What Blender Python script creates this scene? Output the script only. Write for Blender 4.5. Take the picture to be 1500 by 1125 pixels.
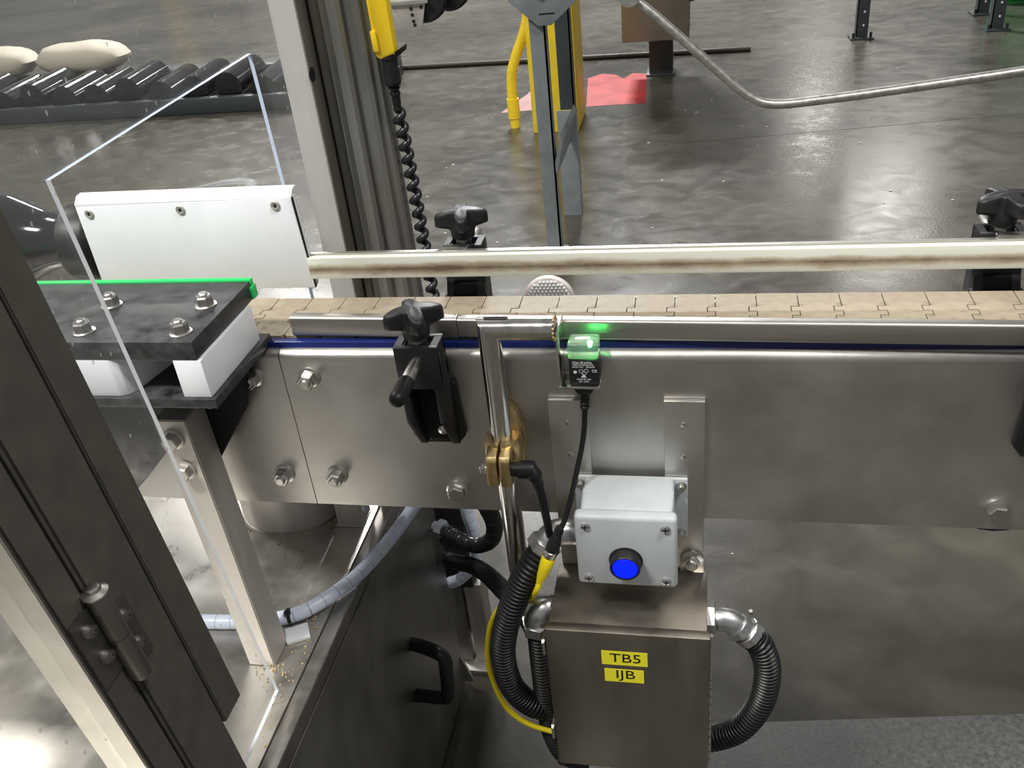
import bpy, bmesh, math, random
from mathutils import Vector, Matrix

for o in list(bpy.data.objects):
    bpy.data.objects.remove(o)
scene = bpy.context.scene
COL = scene.collection
PI = math.pi
random.seed(7)

# ------------------------------------------------------------------ camera
YAW, PITCH, ROLL = 0.2369, 0.5459, -0.1154
fwd = Vector((-math.sin(YAW) * math.cos(PITCH), math.cos(YAW) * math.cos(PITCH), -math.sin(PITCH)))
rgt = fwd.cross(Vector((0, 0, 1))).normalized()
upv = rgt.cross(fwd)
r2 = rgt * math.cos(ROLL) + upv * math.sin(ROLL)
u2 = -rgt * math.sin(ROLL) + upv * math.cos(ROLL)
cam = bpy.data.cameras.new('camera')
cam.sensor_width = 36.0
cam.lens = 1333.0 / 1500.0 * 36.0
cam.clip_start = 0.02
cam.clip_end = 200
cam_o = bpy.data.objects.new('camera', cam)
COL.objects.link(cam_o)
cam_o.matrix_world = Matrix(((r2.x, u2.x, -fwd.x, 0.4415), (r2.y, u2.y, -fwd.y, -0.8185), (r2.z, u2.z, -fwd.z, 1.3557), (0, 0, 0, 1)))
scene.camera = cam_o

# ------------------------------------------------------------------ world and hall lamps
world = bpy.data.worlds.new('world')
scene.world = world
world.use_nodes = True
bg = world.node_tree.nodes['Background']
bg.inputs[0].default_value = (1.0, 0.99, 0.97, 1)
bg.inputs[1].default_value = 0.19


def lamp(name, loc, sx, sy, power, col=(1.0, 0.965, 0.91), target=None):
    l = bpy.data.lights.new(name, 'AREA')
    l.shape = 'RECTANGLE'
    l.size = sx
    l.size_y = sy
    l.energy = power
    l.color = col
    o = bpy.data.objects.new(name, l)
    COL.objects.link(o)
    o.location = loc
    if target is not None:
        d = Vector(target) - Vector(loc)
        o.rotation_euler = d.to_track_quat('-Z', 'Y').to_euler()
    return o


# ceiling lamps of the hall, hung about six metres up, and one added far-floor fill
lamp('hall_light', (-1.6, -2.2, 5.2), 1.2, 0.5, 350)
lamp('hall_light', (2.6, -1.2, 5.6), 1.2, 0.5, 150)
lamp('hall_light', (-4.4, 2.4, 6.0), 1.4, 0.6, 220)
lamp('hall_light', (-1.0, 9.0, 5.5), 1.4, 0.6, 950, (0.97, 0.98, 1.0))  # added to brighten the far floor, in a cooler tint
lamp('hall_light', (3.9, 16.6, 6.0), 1.2, 0.8, 190)
lamp('hall_light', (3.2, 23.0, 6.0), 1.0, 1.0, 110)
lamp('hall_light', (-6.0, 12.0, 6.0), 1.5, 0.8, 450)

scene.view_settings.view_transform = 'Standard'
scene.view_settings.look = 'None'
scene.view_settings.exposure = 0.25
scene.view_settings.gamma = 1.0
scene.view_settings.use_curve_mapping = False

# ------------------------------------------------------------------ materials
MATS = {}


def mat(name, col, rough=0.5, metal=0.0, var=0.0, vscale=20.0, stretch=(1, 1, 1), rvar=0.0, bump=0.0, bscale=200.0,
        emis=None, estr=0.0, spec=0.5, sss=0.0, col2=None, trans=0.0, ior=1.45, coat=0.0, alpha=1.0):
    if name in MATS:
        return MATS[name]
    m = bpy.data.materials.new(name)
    m.use_nodes = True
    nt = m.node_tree
    b = nt.nodes['Principled BSDF']
    b.inputs['Base Color'].default_value = (*col, 1)
    b.inputs['Roughness'].default_value = rough
    b.inputs['Metallic'].default_value = metal
    b.inputs['Specular IOR Level'].default_value = spec
    b.inputs['IOR'].default_value = ior
    b.inputs['Transmission Weight'].default_value = trans
    b.inputs['Coat Weight'].default_value = coat
    b.inputs['Subsurface Weight'].default_value = sss
    b.inputs['Alpha'].default_value = alpha
    if sss:
        b.inputs['Subsurface Radius'].default_value = (0.01, 0.01, 0.01)
    if emis:
        b.inputs['Emission Color'].default_value = (*emis, 1)
        b.inputs['Emission Strength'].default_value = estr
    if var or rvar or col2:
        tc = nt.nodes.new('ShaderNodeTexCoord')
        mp = nt.nodes.new('ShaderNodeMapping')
        mp.inputs['Scale'].default_value = stretch
        nt.links.new(tc.outputs['Object'], mp.inputs[0])
        nz = nt.nodes.new('ShaderNodeTexNoise')
        nz.inputs['Scale'].default_value = vscale
        nz.inputs['Detail'].default_value = 6
        nz.inputs['Roughness'].default_value = 0.6
        nt.links.new(mp.outputs[0], nz.inputs['Vector'])
        cr = nt.nodes.new('ShaderNodeValToRGB')
        cr.color_ramp.elements[0].position = 0.3
        cr.color_ramp.elements[1].position = 0.7
        a = [max(0, c * (1 - var)) for c in col]
        e = [min(1, c * (1 + var)) for c in (col2 or col)]
        cr.color_ramp.elements[0].color = (*a, 1)
        cr.color_ramp.elements[1].color = (*e, 1)
        nt.links.new(nz.outputs['Fac'], cr.inputs[0])
        nt.links.new(cr.outputs[0], b.inputs['Base Color'])
        if rvar:
            mr = nt.nodes.new('ShaderNodeMapRange')
            mr.inputs[1].default_value = 0.3
            mr.inputs[2].default_value = 0.7
            mr.inputs[3].default_value = max(0.03, rough - rvar)
            mr.inputs[4].default_value = min(1, rough + rvar)
            nt.links.new(nz.outputs['Fac'], mr.inputs[0])
            nt.links.new(mr.outputs[0], b.inputs['Roughness'])
    if bump:
        tc2 = nt.nodes.new('ShaderNodeTexCoord')
        mp2 = nt.nodes.new('ShaderNodeMapping')
        mp2.inputs['Scale'].default_value = stretch
        nt.links.new(tc2.outputs['Object'], mp2.inputs[0])
        n2 = nt.nodes.new('ShaderNodeTexNoise')
        n2.inputs['Scale'].default_value = bscale
        n2.inputs['Detail'].default_value = 3
        nt.links.new(mp2.outputs[0], n2.inputs['Vector'])
        bp = nt.nodes.new('ShaderNodeBump')
        bp.inputs['Strength'].default_value = bump
        bp.inputs['Distance'].default_value = 0.002
        nt.links.new(n2.outputs['Fac'], bp.inputs['Height'])
        nt.links.new(bp.outputs[0], b.inputs['Normal'])
    MATS[name] = m
    return m


STEEL = mat('brushed_steel', (0.54, 0.525, 0.50), 0.42, 1.0, 0.12, 9, (1, 1, 1), 0.06, 0.10, 60)
STEELX = mat('brushed_steel_long', (0.45, 0.435, 0.41), 0.40, 1.0, 0.10, 40, (0.08, 1, 1), 0.08, 0.05, 400)
STEELZ = mat('brushed_steel_tall', (0.50, 0.485, 0.455), 0.42, 1.0, 0.12, 60, (1, 1, 0.06), 0.08)
BOXSTEEL = mat('box_steel', (0.30, 0.272, 0.235), 0.40, 1.0, 0.10, 30, (1, 1, 0.3), 0.06)
DARKSTEEL = mat('dark_satin_steel', (0.26, 0.25, 0.235), 0.45, 1.0, 0.14, 14, (1, 1, 0.5), 0.06)
PALESTEEL = mat('pale_steel', (0.54, 0.515, 0.48), 0.5, 0.6, 0.10, 50, (1, 1, 0.1), 0.08)
CHROME = mat('bright_steel', (0.66, 0.65, 0.63), 0.18, 1.0, 0.10, 120, (1, 1, 0.15), 0.06)
BOLT = mat('bolt_steel', (0.62, 0.61, 0.58), 0.28, 1.0)
ZINC = mat('zinc_casting', (0.64, 0.65, 0.66), 0.34, 1.0, 0.10, 60, rvar=0.08)
DECK = mat('deck_steel', (0.52, 0.50, 0.46), 0.36, 0.9, 0.16, 18, (1, 1, 1), 0.12, 0.08, 60)
ALU = mat('mast_aluminium', (0.31, 0.305, 0.285), 0.42, 0.9, 0.20, 50, (1, 1, 0.04), 0.10)
TUBEPALE = mat('pale_tube', (0.68, 0.67, 0.64), 0.5, 0.4, 0.06, 40, (1, 1, 0.1), 0.05)
OLIVE = mat('olive_tube_side', (0.40, 0.39, 0.33), 0.45, 0.9, 0.10, 30, (1, 1, 0.1), 0.08)
FRAME = mat('guard_frame_paint', (0.085, 0.080, 0.068), 0.55, 0.0, 0.15, 40, rvar=0.05)
FRAMEEDGE = mat('guard_frame_edge', (0.52, 0.50, 0.46), 0.45, 0.7, 0.1, 30)
BLACKP = mat('black_plastic', (0.012, 0.012, 0.013), 0.45, spec=0.45)
BLACKR = mat('black_rubber', (0.009, 0.009, 0.010), 0.42, spec=0.4)
BLACKMAT = mat('black_cavity', (0.004, 0.004, 0.004), 0.8)
SCUFF = mat('scuffed_black_plate', (0.016, 0.016, 0.018), 0.42, 0, 0.5, 60, rvar=0.12, col2=(0.040, 0.041, 0.044), bump=0.05, bscale=300)
GLOSSBLACK = mat('gloss_black', (0.012, 0.012, 0.014), 0.12, coat=0.5)
CORD = mat('coil_cord_rubber', (0.018, 0.019, 0.022), 0.30)
UHMW = mat('white_plastic', (0.78, 0.81, 0.85), 0.42, 0, 0.05, 12, rvar=0.06, sss=0.15)
GREEN = mat('green_plastic', (0.02, 0.55, 0.13), 0.42)
BLUE = mat('blue_plastic', (0.008, 0.018, 0.12), 0.32)
BRASS = mat('brass', (0.68, 0.52, 0.27), 0.34, 1.0, 0.15, 80, rvar=0.08)
YELLOW = mat('yellow_paint', (0.84, 0.62, 0.035), 0.42, 0, 0.08, 14, rvar=0.06)
YELLOWP = mat('yellow_plastic', (0.86, 0.60, 0.02), 0.38)
YELLOWC = mat('yellow_cable', (0.88, 0.72, 0.01), 0.40)
LABELY = mat('label_yellow', (0.82, 0.76, 0.03), 0.5)
INK = mat('black_ink', (0.008, 0.008, 0.008), 0.6)
WHITEINK = mat('white_ink', (0.75, 0.77, 0.80), 0.6)
GREYP = mat('grey_enamel', (0.46, 0.50, 0.52), 0.42, 0, 0.06, 40, rvar=0.05)
GREYSTAND = mat('grey_stand_paint', (0.20, 0.225, 0.24), 0.48, 0, 0.12, 20)
SLATE = mat('dark_slate_paint', (0.035, 0.042, 0.046), 0.45)
GLAND = mat('grey_gland_plastic', (0.20, 0.22, 0.25), 0.45)
HOSE = mat('translucent_hose', (0.60, 0.66, 0.80), 0.35, sss=0.2)
HOSECORE = mat('hose_core', (0.12, 0.14, 0.26), 0.5)
BLUELENS = mat('blue_lit_lens', (0.0, 0.0, 0.6), 0.3, emis=(0.0, 0.012, 1.0), estr=1.2)
LED = mat('green_led', (0.1, 1.0, 0.2), 0.3, emis=(0.06, 1.0, 0.16), estr=40)
DEBRIS = mat('pale_crumbs', (0.42, 0.33, 0.20), 0.85)
RED = mat('red_floor_paint', (0.33, 0.016, 0.013), 0.5, 0, 0.25, 6, rvar=0.1)
PINK = mat('worn_pink_paint', (0.36, 0.19, 0.19), 0.42, 0, 0.2, 6)
JOINT = mat('joint_filler', (0.035, 0.032, 0.028), 0.6)
RUSTROD = mat('dark_rod_steel', (0.05, 0.042, 0.036), 0.55, 0.5)
PIPE = mat('galvanised_pipe', (0.46, 0.45, 0.43), 0.42, 0.9, 0.18, 60, rvar=0.1)
BROWNBOX = mat('brownish_cabinet', (0.20, 0.17, 0.145), 0.45, 0.6, 0.12, 8)
BEIGE = mat('beige_sack', (0.52, 0.47, 0.38), 0.7)
GREENGLOW = mat('green_glow_box', (0.03, 0.40, 0.08), 0.5)
CLEARGREY = mat('reflector_cell', (0.70, 0.70, 0.71), 0.25, spec=0.8)
REFLRED = mat('reflector_rim', (0.66, 0.60, 0.58), 0.4)


def cap_material():
    m = bpy.data.materials.new('clear_cap')
    m.use_nodes = True
    b = m.node_tree.nodes['Principled BSDF']
    b.inputs['Base Color'].default_value = (0.72, 0.84, 0.72, 1)
    b.inputs['Roughness'].default_value = 0.12
    b.inputs['Transmission Weight'].default_value = 0.85
    b.inputs['IOR'].default_value = 1.25
    return m


CAP = cap_material()


def clear_sheet(name, tint, haze, seed):
    m = bpy.data.materials.new(name)
    m.use_nodes = True
    nt = m.node_tree
    nt.nodes.remove(nt.nodes['Principled BSDF'])
    out = nt.nodes['Material Output']
    tr = nt.nodes.new('ShaderNodeBsdfTransparent')
    tr.inputs[0].default_value = (*tint, 1)
    gl = nt.nodes.new('ShaderNodeBsdfGlossy')
    gl.inputs['Roughness'].default_value = 0.06
    lw = nt.nodes.new('ShaderNodeLayerWeight')
    lw.inputs[0].default_value = 0.5
    pw = nt.nodes.new('ShaderNodeMath')
    pw.operation = 'POWER'
    pw.inputs[1].default_value = 4.0
    nt.links.new(lw.outputs['Facing'], pw.inputs[0])
    fr = nt.nodes.new('ShaderNodeMath')
    fr.operation = 'MULTIPLY_ADD'
    fr.inputs[1].default_value = 0.45
    fr.inputs[2].default_value = 0.025
    nt.links.new(pw.outputs[0], fr.inputs[0])
    mix1 = nt.nodes.new('ShaderNodeMixShader')
    nt.links.new(fr.outputs[0], mix1.inputs[0])
    nt.links.new(tr.outputs[0], mix1.inputs[1])
    nt.links.new(gl.outputs[0], mix1.inputs[2])
    df = nt.nodes.new('ShaderNodeBsdfDiffuse')
    df.inputs[0].default_value = (0.60, 0.62, 0.63, 1)
    tc = nt.nodes.new('ShaderNodeTexCoord')
    # smeary dust and tiny specks on the sheet
    n1 = nt.nodes.new('ShaderNodeTexNoise')
    n1.inputs['Scale'].default_value = 14
    n1.inputs['Detail'].default_value = 5
    nt.links.new(tc.outputs['Object'], n1.inputs['Vector'])
    m1 = nt.nodes.new('ShaderNodeMapRange')
    m1.inputs[1].default_value = 0.3
    m1.inputs[2].default_value = 0.75
    m1.inputs[3].default_value = haze * 0.5
    m1.inputs[4].default_value = haze * 1.7
    nt.links.new(n1.outputs['Fac'], m1.inputs[0])
    mp = nt.nodes.new('ShaderNodeMapping')
    mp.inputs['Rotation'].default_value = (0.5 + seed, 0.2, 0)
    mp.inputs['Scale'].default_value = (1, 1.0, 0.6)
    nt.links.new(tc.outputs['Object'], mp.inputs[0])
    vo = nt.nodes.new('ShaderNodeTexVoronoi')
    vo.inputs['Scale'].default_value = 65
    nt.links.new(mp.outputs[0], vo.inputs['Vector'])
    m2 = nt.nodes.new('ShaderNodeMapRange')
    m2.inputs[1].default_value = 0.06
    m2.inputs[2].default_value = 0.10
    m2.inputs[3].default_value = 0.55
    m2.inputs[4].default_value = 0.0
    nt.links.new(vo.outputs['Distance'], m2.inputs[0])
    ad = nt.nodes.new('ShaderNodeMath')
    ad.operation = 'ADD'
    ad.use_clamp = True
    nt.links.new(m1.outputs[0], ad.inputs[0])
    nt.links.new(m2.outputs[0], ad.inputs[1])
    mix2 = nt.nodes.new('ShaderNodeMixShader')
    nt.links.new(ad.outputs[0], mix2.inputs[0])
    nt.links.new(mix1.outputs[0], mix2.inputs[1])
    nt.links.new(df.outputs[0], mix2.inputs[2])
    nt.links.new(mix2.outputs[0], out.inputs['Surface'])
    return m


SHEET = clear_sheet('clear_guard_sheet', (0.96, 0.965, 0.97), 0.045, 0.0)
DOORSHEET = clear_sheet('clear_door_sheet', (0.97, 0.97, 0.96), 0.03, 1.0)
RINGCLEAR = clear_sheet('clear_ring_plastic', (0.85, 0.86, 0.86), 0.25, 2.0)
SHEETEDGE = mat('cut_edge_glow', (0.55, 0.63, 0.80), 0.25, sss=0.1)  # bright glow of the sheet's cut edges put into their pale colour
SHEETEDGEW = mat('cut_edge_glow_white', (0.72, 0.76, 0.80), 0.3)


def concrete():
    m = bpy.data.materials.new('polished_concrete')
    m.use_nodes = True
    nt = m.node_tree
    b = nt.nodes['Principled BSDF']
    tc = nt.nodes.new('ShaderNodeTexCoord')

    def noise(sc, det, st=(1, 1, 1), dist=0.0):
        mp = nt.nodes.new('ShaderNodeMapping')
        mp.inputs['Scale'].default_value = st
        nt.links.new(tc.outputs['Object'], mp.inputs[0])
        n = nt.nodes.new('ShaderNodeTexNoise')
        n.inputs['Scale'].default_value = sc
        n.inputs['Detail'].default_value = det
        n.inputs['Distortion'].default_value = dist
        nt.links.new(mp.outputs[0], n.inputs['Vector'])
        return n
    a = noise(0.8, 5, (1, 1.3, 1), 0.5)
    c = noise(7, 9, (1, 1.25, 1), 0.8)
    d = noise(90, 4)
    r1 = nt.nodes.new('ShaderNodeValToRGB')
    r1.color_ramp.elements[0].position = 0.35
    r1.color_ramp.elements[1].position = 0.68
    r1.color_ramp.elements[0].color = (0.044, 0.041, 0.033, 1)
    r1.color_ramp.elements[1].color = (0.092, 0.087, 0.071, 1)
    nt.links.new(a.outputs['Fac'], r1.inputs[0])
    r2_ = nt.nodes.new('ShaderNodeValToRGB')
    r2_.color_ramp.elements[0].position = 0.3
    r2_.color_ramp.elements[1].position = 0.75
    r2_.color_ramp.elements[0].color = (0.75, 0.75, 0.75, 1)
    r2_.color_ramp.elements[1].color = (1.15, 1.15, 1.13, 1)
    nt.links.new(c.outputs['Fac'], r2_.inputs[0])
    mx = nt.nodes.new('ShaderNodeMix')
    mx.data_type = 'RGBA'
    mx.blend_type = 'MULTIPLY'
    mx.inputs[0].default_value = 1
    nt.links.new(r1.outputs[0], mx.inputs[6])
    nt.links.new(r2_.outputs[0], mx.inputs[7])
    nt.links.new(mx.outputs[2], b.inputs['Base Color'])
    mr = nt.nodes.new('ShaderNodeMapRange')
    mr.inputs[1].default_value = 0.3
    mr.inputs[2].default_value = 0.7
    mr.inputs[3].default_value = 0.20
    mr.inputs[4].default_value = 0.30
    nt.links.new(c.outputs['Fac'], mr.inputs[0])
    nt.links.new(mr.outputs[0], b.inputs['Roughness'])
    b.inputs['Specular IOR Level'].default_value = 0.5
    bp = nt.nodes.new('ShaderNodeBump')
    bp.inputs['Strength'].default_value = 0.06
    bp.inputs['Distance'].default_value = 0.004
    nt.links.new(d.outputs['Fac'], bp.inputs['Height'])
    nt.links.new(bp.outputs[0], b.inputs['Normal'])
    return m


CONCRETE = concrete()
MATTING = mat('rough_mat', (0.030, 0.030, 0.028), 0.7, 0, 0.5, 120, rvar=0.2, col2=(0.075, 0.075, 0.072), bump=0.6, bscale=260)


def belt_material():
    m = bpy.data.materials.new('tan_chain_plastic')
    m.use_nodes = True
    nt = m.node_tree
    b = nt.nodes['Principled BSDF']
    b.inputs['Roughness'].default_value = 0.55
    b.inputs['Specular IOR Level'].default_value = 0.3
    geo = nt.nodes.new('ShaderNodeTexCoord')
    mp = nt.nodes.new('ShaderNodeMapping')
    mp.inputs['Scale'].default_value = (28, 40, 1)
    oi = nt.nodes.new('ShaderNodeObjectInfo')
    cb = nt.nodes.new('ShaderNodeCombineXYZ')
    mu = nt.nodes.new('ShaderNodeMath')
    mu.operation = 'MULTIPLY'
    mu.inputs[1].default_value = 0.02
    nt.links.new(oi.outputs['Random'], mu.inputs[0])
    nt.links.new(mu.outputs[0], cb.inputs[0])
    nt.links.new(cb.outputs[0], mp.inputs['Location'])
    nt.links.new(geo.outputs['Object'], mp.inputs[0])
    nz = nt.nodes.new('ShaderNodeTexNoise')
    nz.inputs['Scale'].default_value = 2.2
    nz.inputs['Detail'].default_value = 5
    nt.links.new(mp.outputs[0], nz.inputs['Vector'])
    cr = nt.nodes.new('ShaderNodeValToRGB')
    e = cr.color_ramp.elements
    e[0].position = 0.26
    e[0].color = (0.13, 0.105, 0.080, 1)
    e[1].position = 0.42
    e[1].color = (0.295, 0.250, 0.185, 1)
    e.new(0.75).color = (0.345, 0.298, 0.225, 1)
    nt.links.new(nz.outputs['Fac'], cr.inputs[0])
    nt.links.new(cr.outputs[0], b.inputs['Base Color'])
    return m


BELT = belt_material()


def grimy_rail():
    m = bpy.data.materials.new('grimy_white_rail')
    m.use_nodes = True
    nt = m.node_tree
    b = nt.nodes['Principled BSDF']
    b.inputs['Roughness'].default_value = 0.42
    tc = nt.nodes.new('ShaderNodeTexCoord')
    sp = nt.nodes.new('ShaderNodeSeparateXYZ')
    nt.links.new(tc.outputs['Object'], sp.inputs[0])
    # rub mark where the packs slide along: a ragged band a little below mid height
    nz = nt.nodes.new('ShaderNodeTexNoise')
    nz.inputs['Scale'].default_value = 11
    nz.inputs['Detail'].default_value = 9
    nz.inputs['Roughness'].default_value = 0.7
    mp = nt.nodes.new('ShaderNodeMapping')
    mp.inputs['Scale'].default_value = (1, 1, 2.5)
    nt.links.new(tc.outputs['Object'], mp.inputs[0])
    nt.links.new(mp.outputs[0], nz.inputs['Vector'])
    sb = nt.nodes.new('ShaderNodeMath')
    sb.operation = 'SUBTRACT'
    sb.inputs[1].default_value = 0.0105
    nt.links.new(sp.outputs['Z'], sb.inputs[0])
    ab = nt.nodes.new('ShaderNodeMath')
    ab.operation = 'ABSOLUTE'
    nt.links.new(sb.outputs[0], ab.inputs[0])
    mr = nt.nodes.new('ShaderNodeMapRange')
    mr.inputs[1].default_value = 0.0
    mr.inputs[2].default_value = 0.0125
    mr.inputs[3].default_value = 0.44
    mr.inputs[4].default_value = -0.34
    nt.links.new(ab.outputs[0], mr.inputs[0])
    ad = nt.nodes.new('ShaderNodeMath')
    ad.operation = 'ADD'
    nt.links.new(mr.outputs[0], ad.inputs[0])
    nt.links.new(nz.outputs['Fac'], ad.inputs[1])
    cr = nt.nodes.new('ShaderNodeValToRGB')
    e = cr.color_ramp.elements
    e[0].position = 0.50
    e[0].color = (0.64, 0.66, 0.59, 1)
    e[1].position = 0.98
    e[1].color = (0.13, 0.095, 0.065, 1)
    e.new(0.72).color = (0.40, 0.345, 0.255, 1)
    nt.links.new(ad.outputs[0], cr.inputs[0])
    nt.links.new(cr.outputs[0], b.inputs['Base Color'])
    return m


GRIMY = grimy_rail()

# ------------------------------------------------------------------ mesh helpers
OFS = {}


def thing(name, label, cat, loc=(0, 0, 0), group=None):
    o = bpy.data.objects.new(name, None)
    o.empty_display_size = 0.02
    COL.objects.link(o)
    o.location = loc
    o['label'] = label
    o['category'] = cat
    if group:
        o['group'] = group
    OFS[o.name] = Vector(loc)
    return o


def mk(name, bm, material, parent=None, smooth=None, loc=None, label=None, cat=None, kind=None, group=None, angle=40):
    """links one mesh; vertices are given in world coordinates"""
    base = OFS[parent.name] if parent else Vector(loc or (0, 0, 0))
    bmesh.ops.translate(bm, verts=bm.verts, vec=-base)
    bmesh.ops.recalc_face_normals(bm, faces=bm.faces)
    me = bpy.data.meshes.new(name)
    bm.to_mesh(me)
    bm.free()
    for m in (material if isinstance(material, (list, tuple)) else [material]):
        me.materials.append(m)
    if smooth is not False:
        for p in me.polygons:
            p.use_smooth = True
        me.set_sharp_from_angle(angle=math.radians(angle))
    o = bpy.data.objects.new(name, me)
    COL.objects.link(o)
    if parent:
        o.parent = parent
    else:
        o.location = base
    OFS[o.name] = base
    if label:
        o['label'] = label
    if cat:
        o['category'] = cat
    if kind:
        o['kind'] = kind
    if group:
        o['group'] = group
    return o


def B():
    return bmesh.new()


def box(bm, x0, x1, y0, y1, z0, z1, bev=0.0, seg=2):
    r = bmesh.ops.create_cube(bm, size=1)
    vs = r['verts']
    bmesh.ops.scale(bm, verts=vs, vec=(abs(x1 - x0), abs(y1 - y0), abs(z1 - z0)))
    bmesh.ops.translate(bm, verts=vs, vec=((x0 + x1) / 2, (y0 + y1) / 2, (z0 + z1) / 2))
    if bev > 0:
        es = list({e for v in vs for e in v.link_edges})
        bmesh.ops.bevel(bm, geom=es, offset=bev, segments=seg, affect='EDGES', profile=0.5)
    return bm


def prism(bm, poly, axis, a0, a1, bev=0.0):
    """poly: 2D points; axis X -> (y,z), Y -> (x,z), Z -> (x,y)"""
    def p3(p, a):
        return {'X': (a, p[0], p[1]), 'Y': (p[0], a, p[1]), 'Z': (p[0], p[1], a)}[axis]
    v0 = [bm.verts.new(p3(p, a0)) for p in poly]
    v1 = [bm.verts.new(p3(p, a1)) for p in poly]
    f = [bm.faces.new(v0), bm.faces.new(list(reversed(v1)))]
    n = len(poly)
    for i in range(n):
        f.append(bm.faces.new((v0[i], v1[i], v1[(i + 1) % n], v0[(i + 1) % n])))
    if bev > 0:
        es = list({e for q in f for e in q.edges})
        bmesh.ops.bevel(bm, geom=es, offset=bev, segments=2, affect='EDGES', profile=0.5)
    return bm


def frames(pts):
    P = [Vector(p) for p in pts]
    n = len(P)
    T = []
    for i in range(n):
        a = P[max(0, i - 1)]
        b = P[min(n - 1, i + 1)]
        T.append((b - a).normalized())
    ref = Vector((0, 0, 1)) if abs(T[0].z) < 0.9 else Vector((0, 1, 0))
    N = (ref - T[0] * ref.dot(T[0])).normalized()
    out = []
    for i in range(n):
        N = (N - T[i] * N.dot(T[i])).normalized()
        out.append((P[i], T[i], N, T[i].cross(N)))
    return out


def sweep(bm, pts, rad, seg=12, cap=True):
    fr = frames(pts)
    rings = []
    for i, (p, t, n, b) in enumerate(fr):
        r = rad[i] if isinstance(rad, (list, tuple)) else rad
        rings.append([bm.verts.new(p + n * (r * math.cos(2 * PI * k / seg)) + b * (r * math.sin(2 * PI * k / seg))) for k in range(seg)])
    for i in range(len(rings) - 1):
        for k in range(seg):
            bm.faces.new((rings[i][k], rings[i][(k + 1) % seg], rings[i + 1][(k + 1) % seg], rings[i + 1][k]))
    if cap:
        bm.faces.new(list(reversed(rings[0])))
        bm.faces.new(rings[-1])
    return bm


def spline(pts, step):
    """Catmull-Rom through pts, resampled evenly"""
    P = [Vector(p) for p in pts]
    P = [P[0] * 2 - P[1]] + P + [P[-1] * 2 - P[-2]]
    dense = []
    for i in range(1, len(P) - 2):
        for k in range(24):
            t = k / 24
            a, b, c, d = P[i - 1], P[i], P[i + 1], P[i + 2]
            dense.append(0.5 * ((2 * b) + (c - a) * t + (2 * a - 5 * b + 4 * c - d) * t * t + (3 * b - a - 3 * c + d) * t ** 3))
    dense.append(P[-2])
    L = [0]
    for i in range(1, len(dense)):
        L.append(L[-1] + (dense[i] - dense[i - 1]).length)
    n = max(2, int(round(L[-1] / step)))
    out = []
    j = 0
    for k in range(n + 1):
        s = L[-1] * k / n
        while j < len(L) - 2 and L[j + 1] < s:
            j += 1
        f = (s - L[j]) / max(1e-9, L[j + 1] - L[j])
        out.append(dense[j].lerp(dense[j + 1], f))
    return out


def tube(bm, pts, r, step=0.006, seg=14):
    return sweep(bm, spline(pts, step), r, seg)


def corrugated(bm, pts, r, pitch=0.0048, depth=0.0016, seg=18):
    q = spline(pts, pitch / 4)
    rad = [(r, r, r - depth, r - depth)[i % 4] for i in range(len(q))]
    return sweep(bm, q, rad, seg)


def lathe(bm, prof, origin, axis=(0, 0, 1), seg=24, shape=None):
    """prof: (radius, height) list along axis"""
    o = Vector(origin)
    a = Vector(axis).normalized()
    ref = Vector((0, 0, 1)) if abs(a.z) < 0.9 else Vector((1, 0, 0))
    n = (ref - a * ref.dot(a)).normalized()
    b = a.cross(n)
    rings = []
    for r, h in prof:
        ring = []
        for k in range(seg):
            th = 2 * PI * k / seg
            rr = r * (shape(th, h) if shape else 1)
            ring.append(bm.verts.new(o + a * h + n * (rr * math.cos(th)) + b * (rr * math.sin(th))))
        rings.append(ring)
    for i in range(len(rings) - 1):
        for k in range(seg):
            bm.faces.new((rings[i][k], rings[i][(k + 1) % seg], rings[i + 1][(k + 1) % seg], rings[i + 1][k]))
    bm.faces.new(list(reversed(rings[0])))
    bm.faces.new(rings[-1])
    return bm


def hexnut(bm, c, axis, af, h, rot=0.2):
    """six-sided nut with chamfered outer end; af is the across-flats width"""
    R = af / math.sqrt(3)
    o = Vector(c)
    a = Vector(axis).normalized()
    ref = Vector((0, 0, 1)) if abs(a.z) < 0.9 else Vector((1, 0, 0))
    n = (ref - a * ref.dot(a)).normalized()
    b = a.cross(n)
    rows = [(1.0, 0), (1.0, h * 0.85), (0.86, h)]
    rings = []
    for s, hh in rows:
        rings.append([bm.verts.new(o + a * hh + (n * math.cos(rot + k * PI / 3) + b * math.sin(rot + k * PI / 3)) * R * s) for k in range(6)])
    for i in range(2):
        for k in range(6):
            bm.faces.new((rings[i][k], rings[i][(k + 1) % 6], rings[i + 1][(k + 1) % 6], rings[i + 1][k]))
    bm.faces.new(list(reversed(rings[0])))
    bm.faces.new(rings[-1])
    return bm


def bolt(parent, c, axis, af=0.017, h=0.009, stud=True, washer=True, rot=0.2, name='bolt', material=None):
    material = material or BOLT
    a = Vector(axis).normalized()
    c = Vector(c)
    w = 0.002 if washer else 0
    bm = hexnut(B(), c + a * w, a, af, h, rot)
    if stud:
        r = af * 0.33
        lathe(bm, [(r, 0), (r, h * 1.18), (r * 0.8, h * 1.28)], c + a * w, a, 12)
    o = mk(name, bm, material, parent, angle=25)
    if washer:
        mk('washer', lathe(B(), [(af * 0.72, 0), (af * 0.72, w * 0.8), (af * 0.68, w)], c, a, 20), material, o)
    return o


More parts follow.
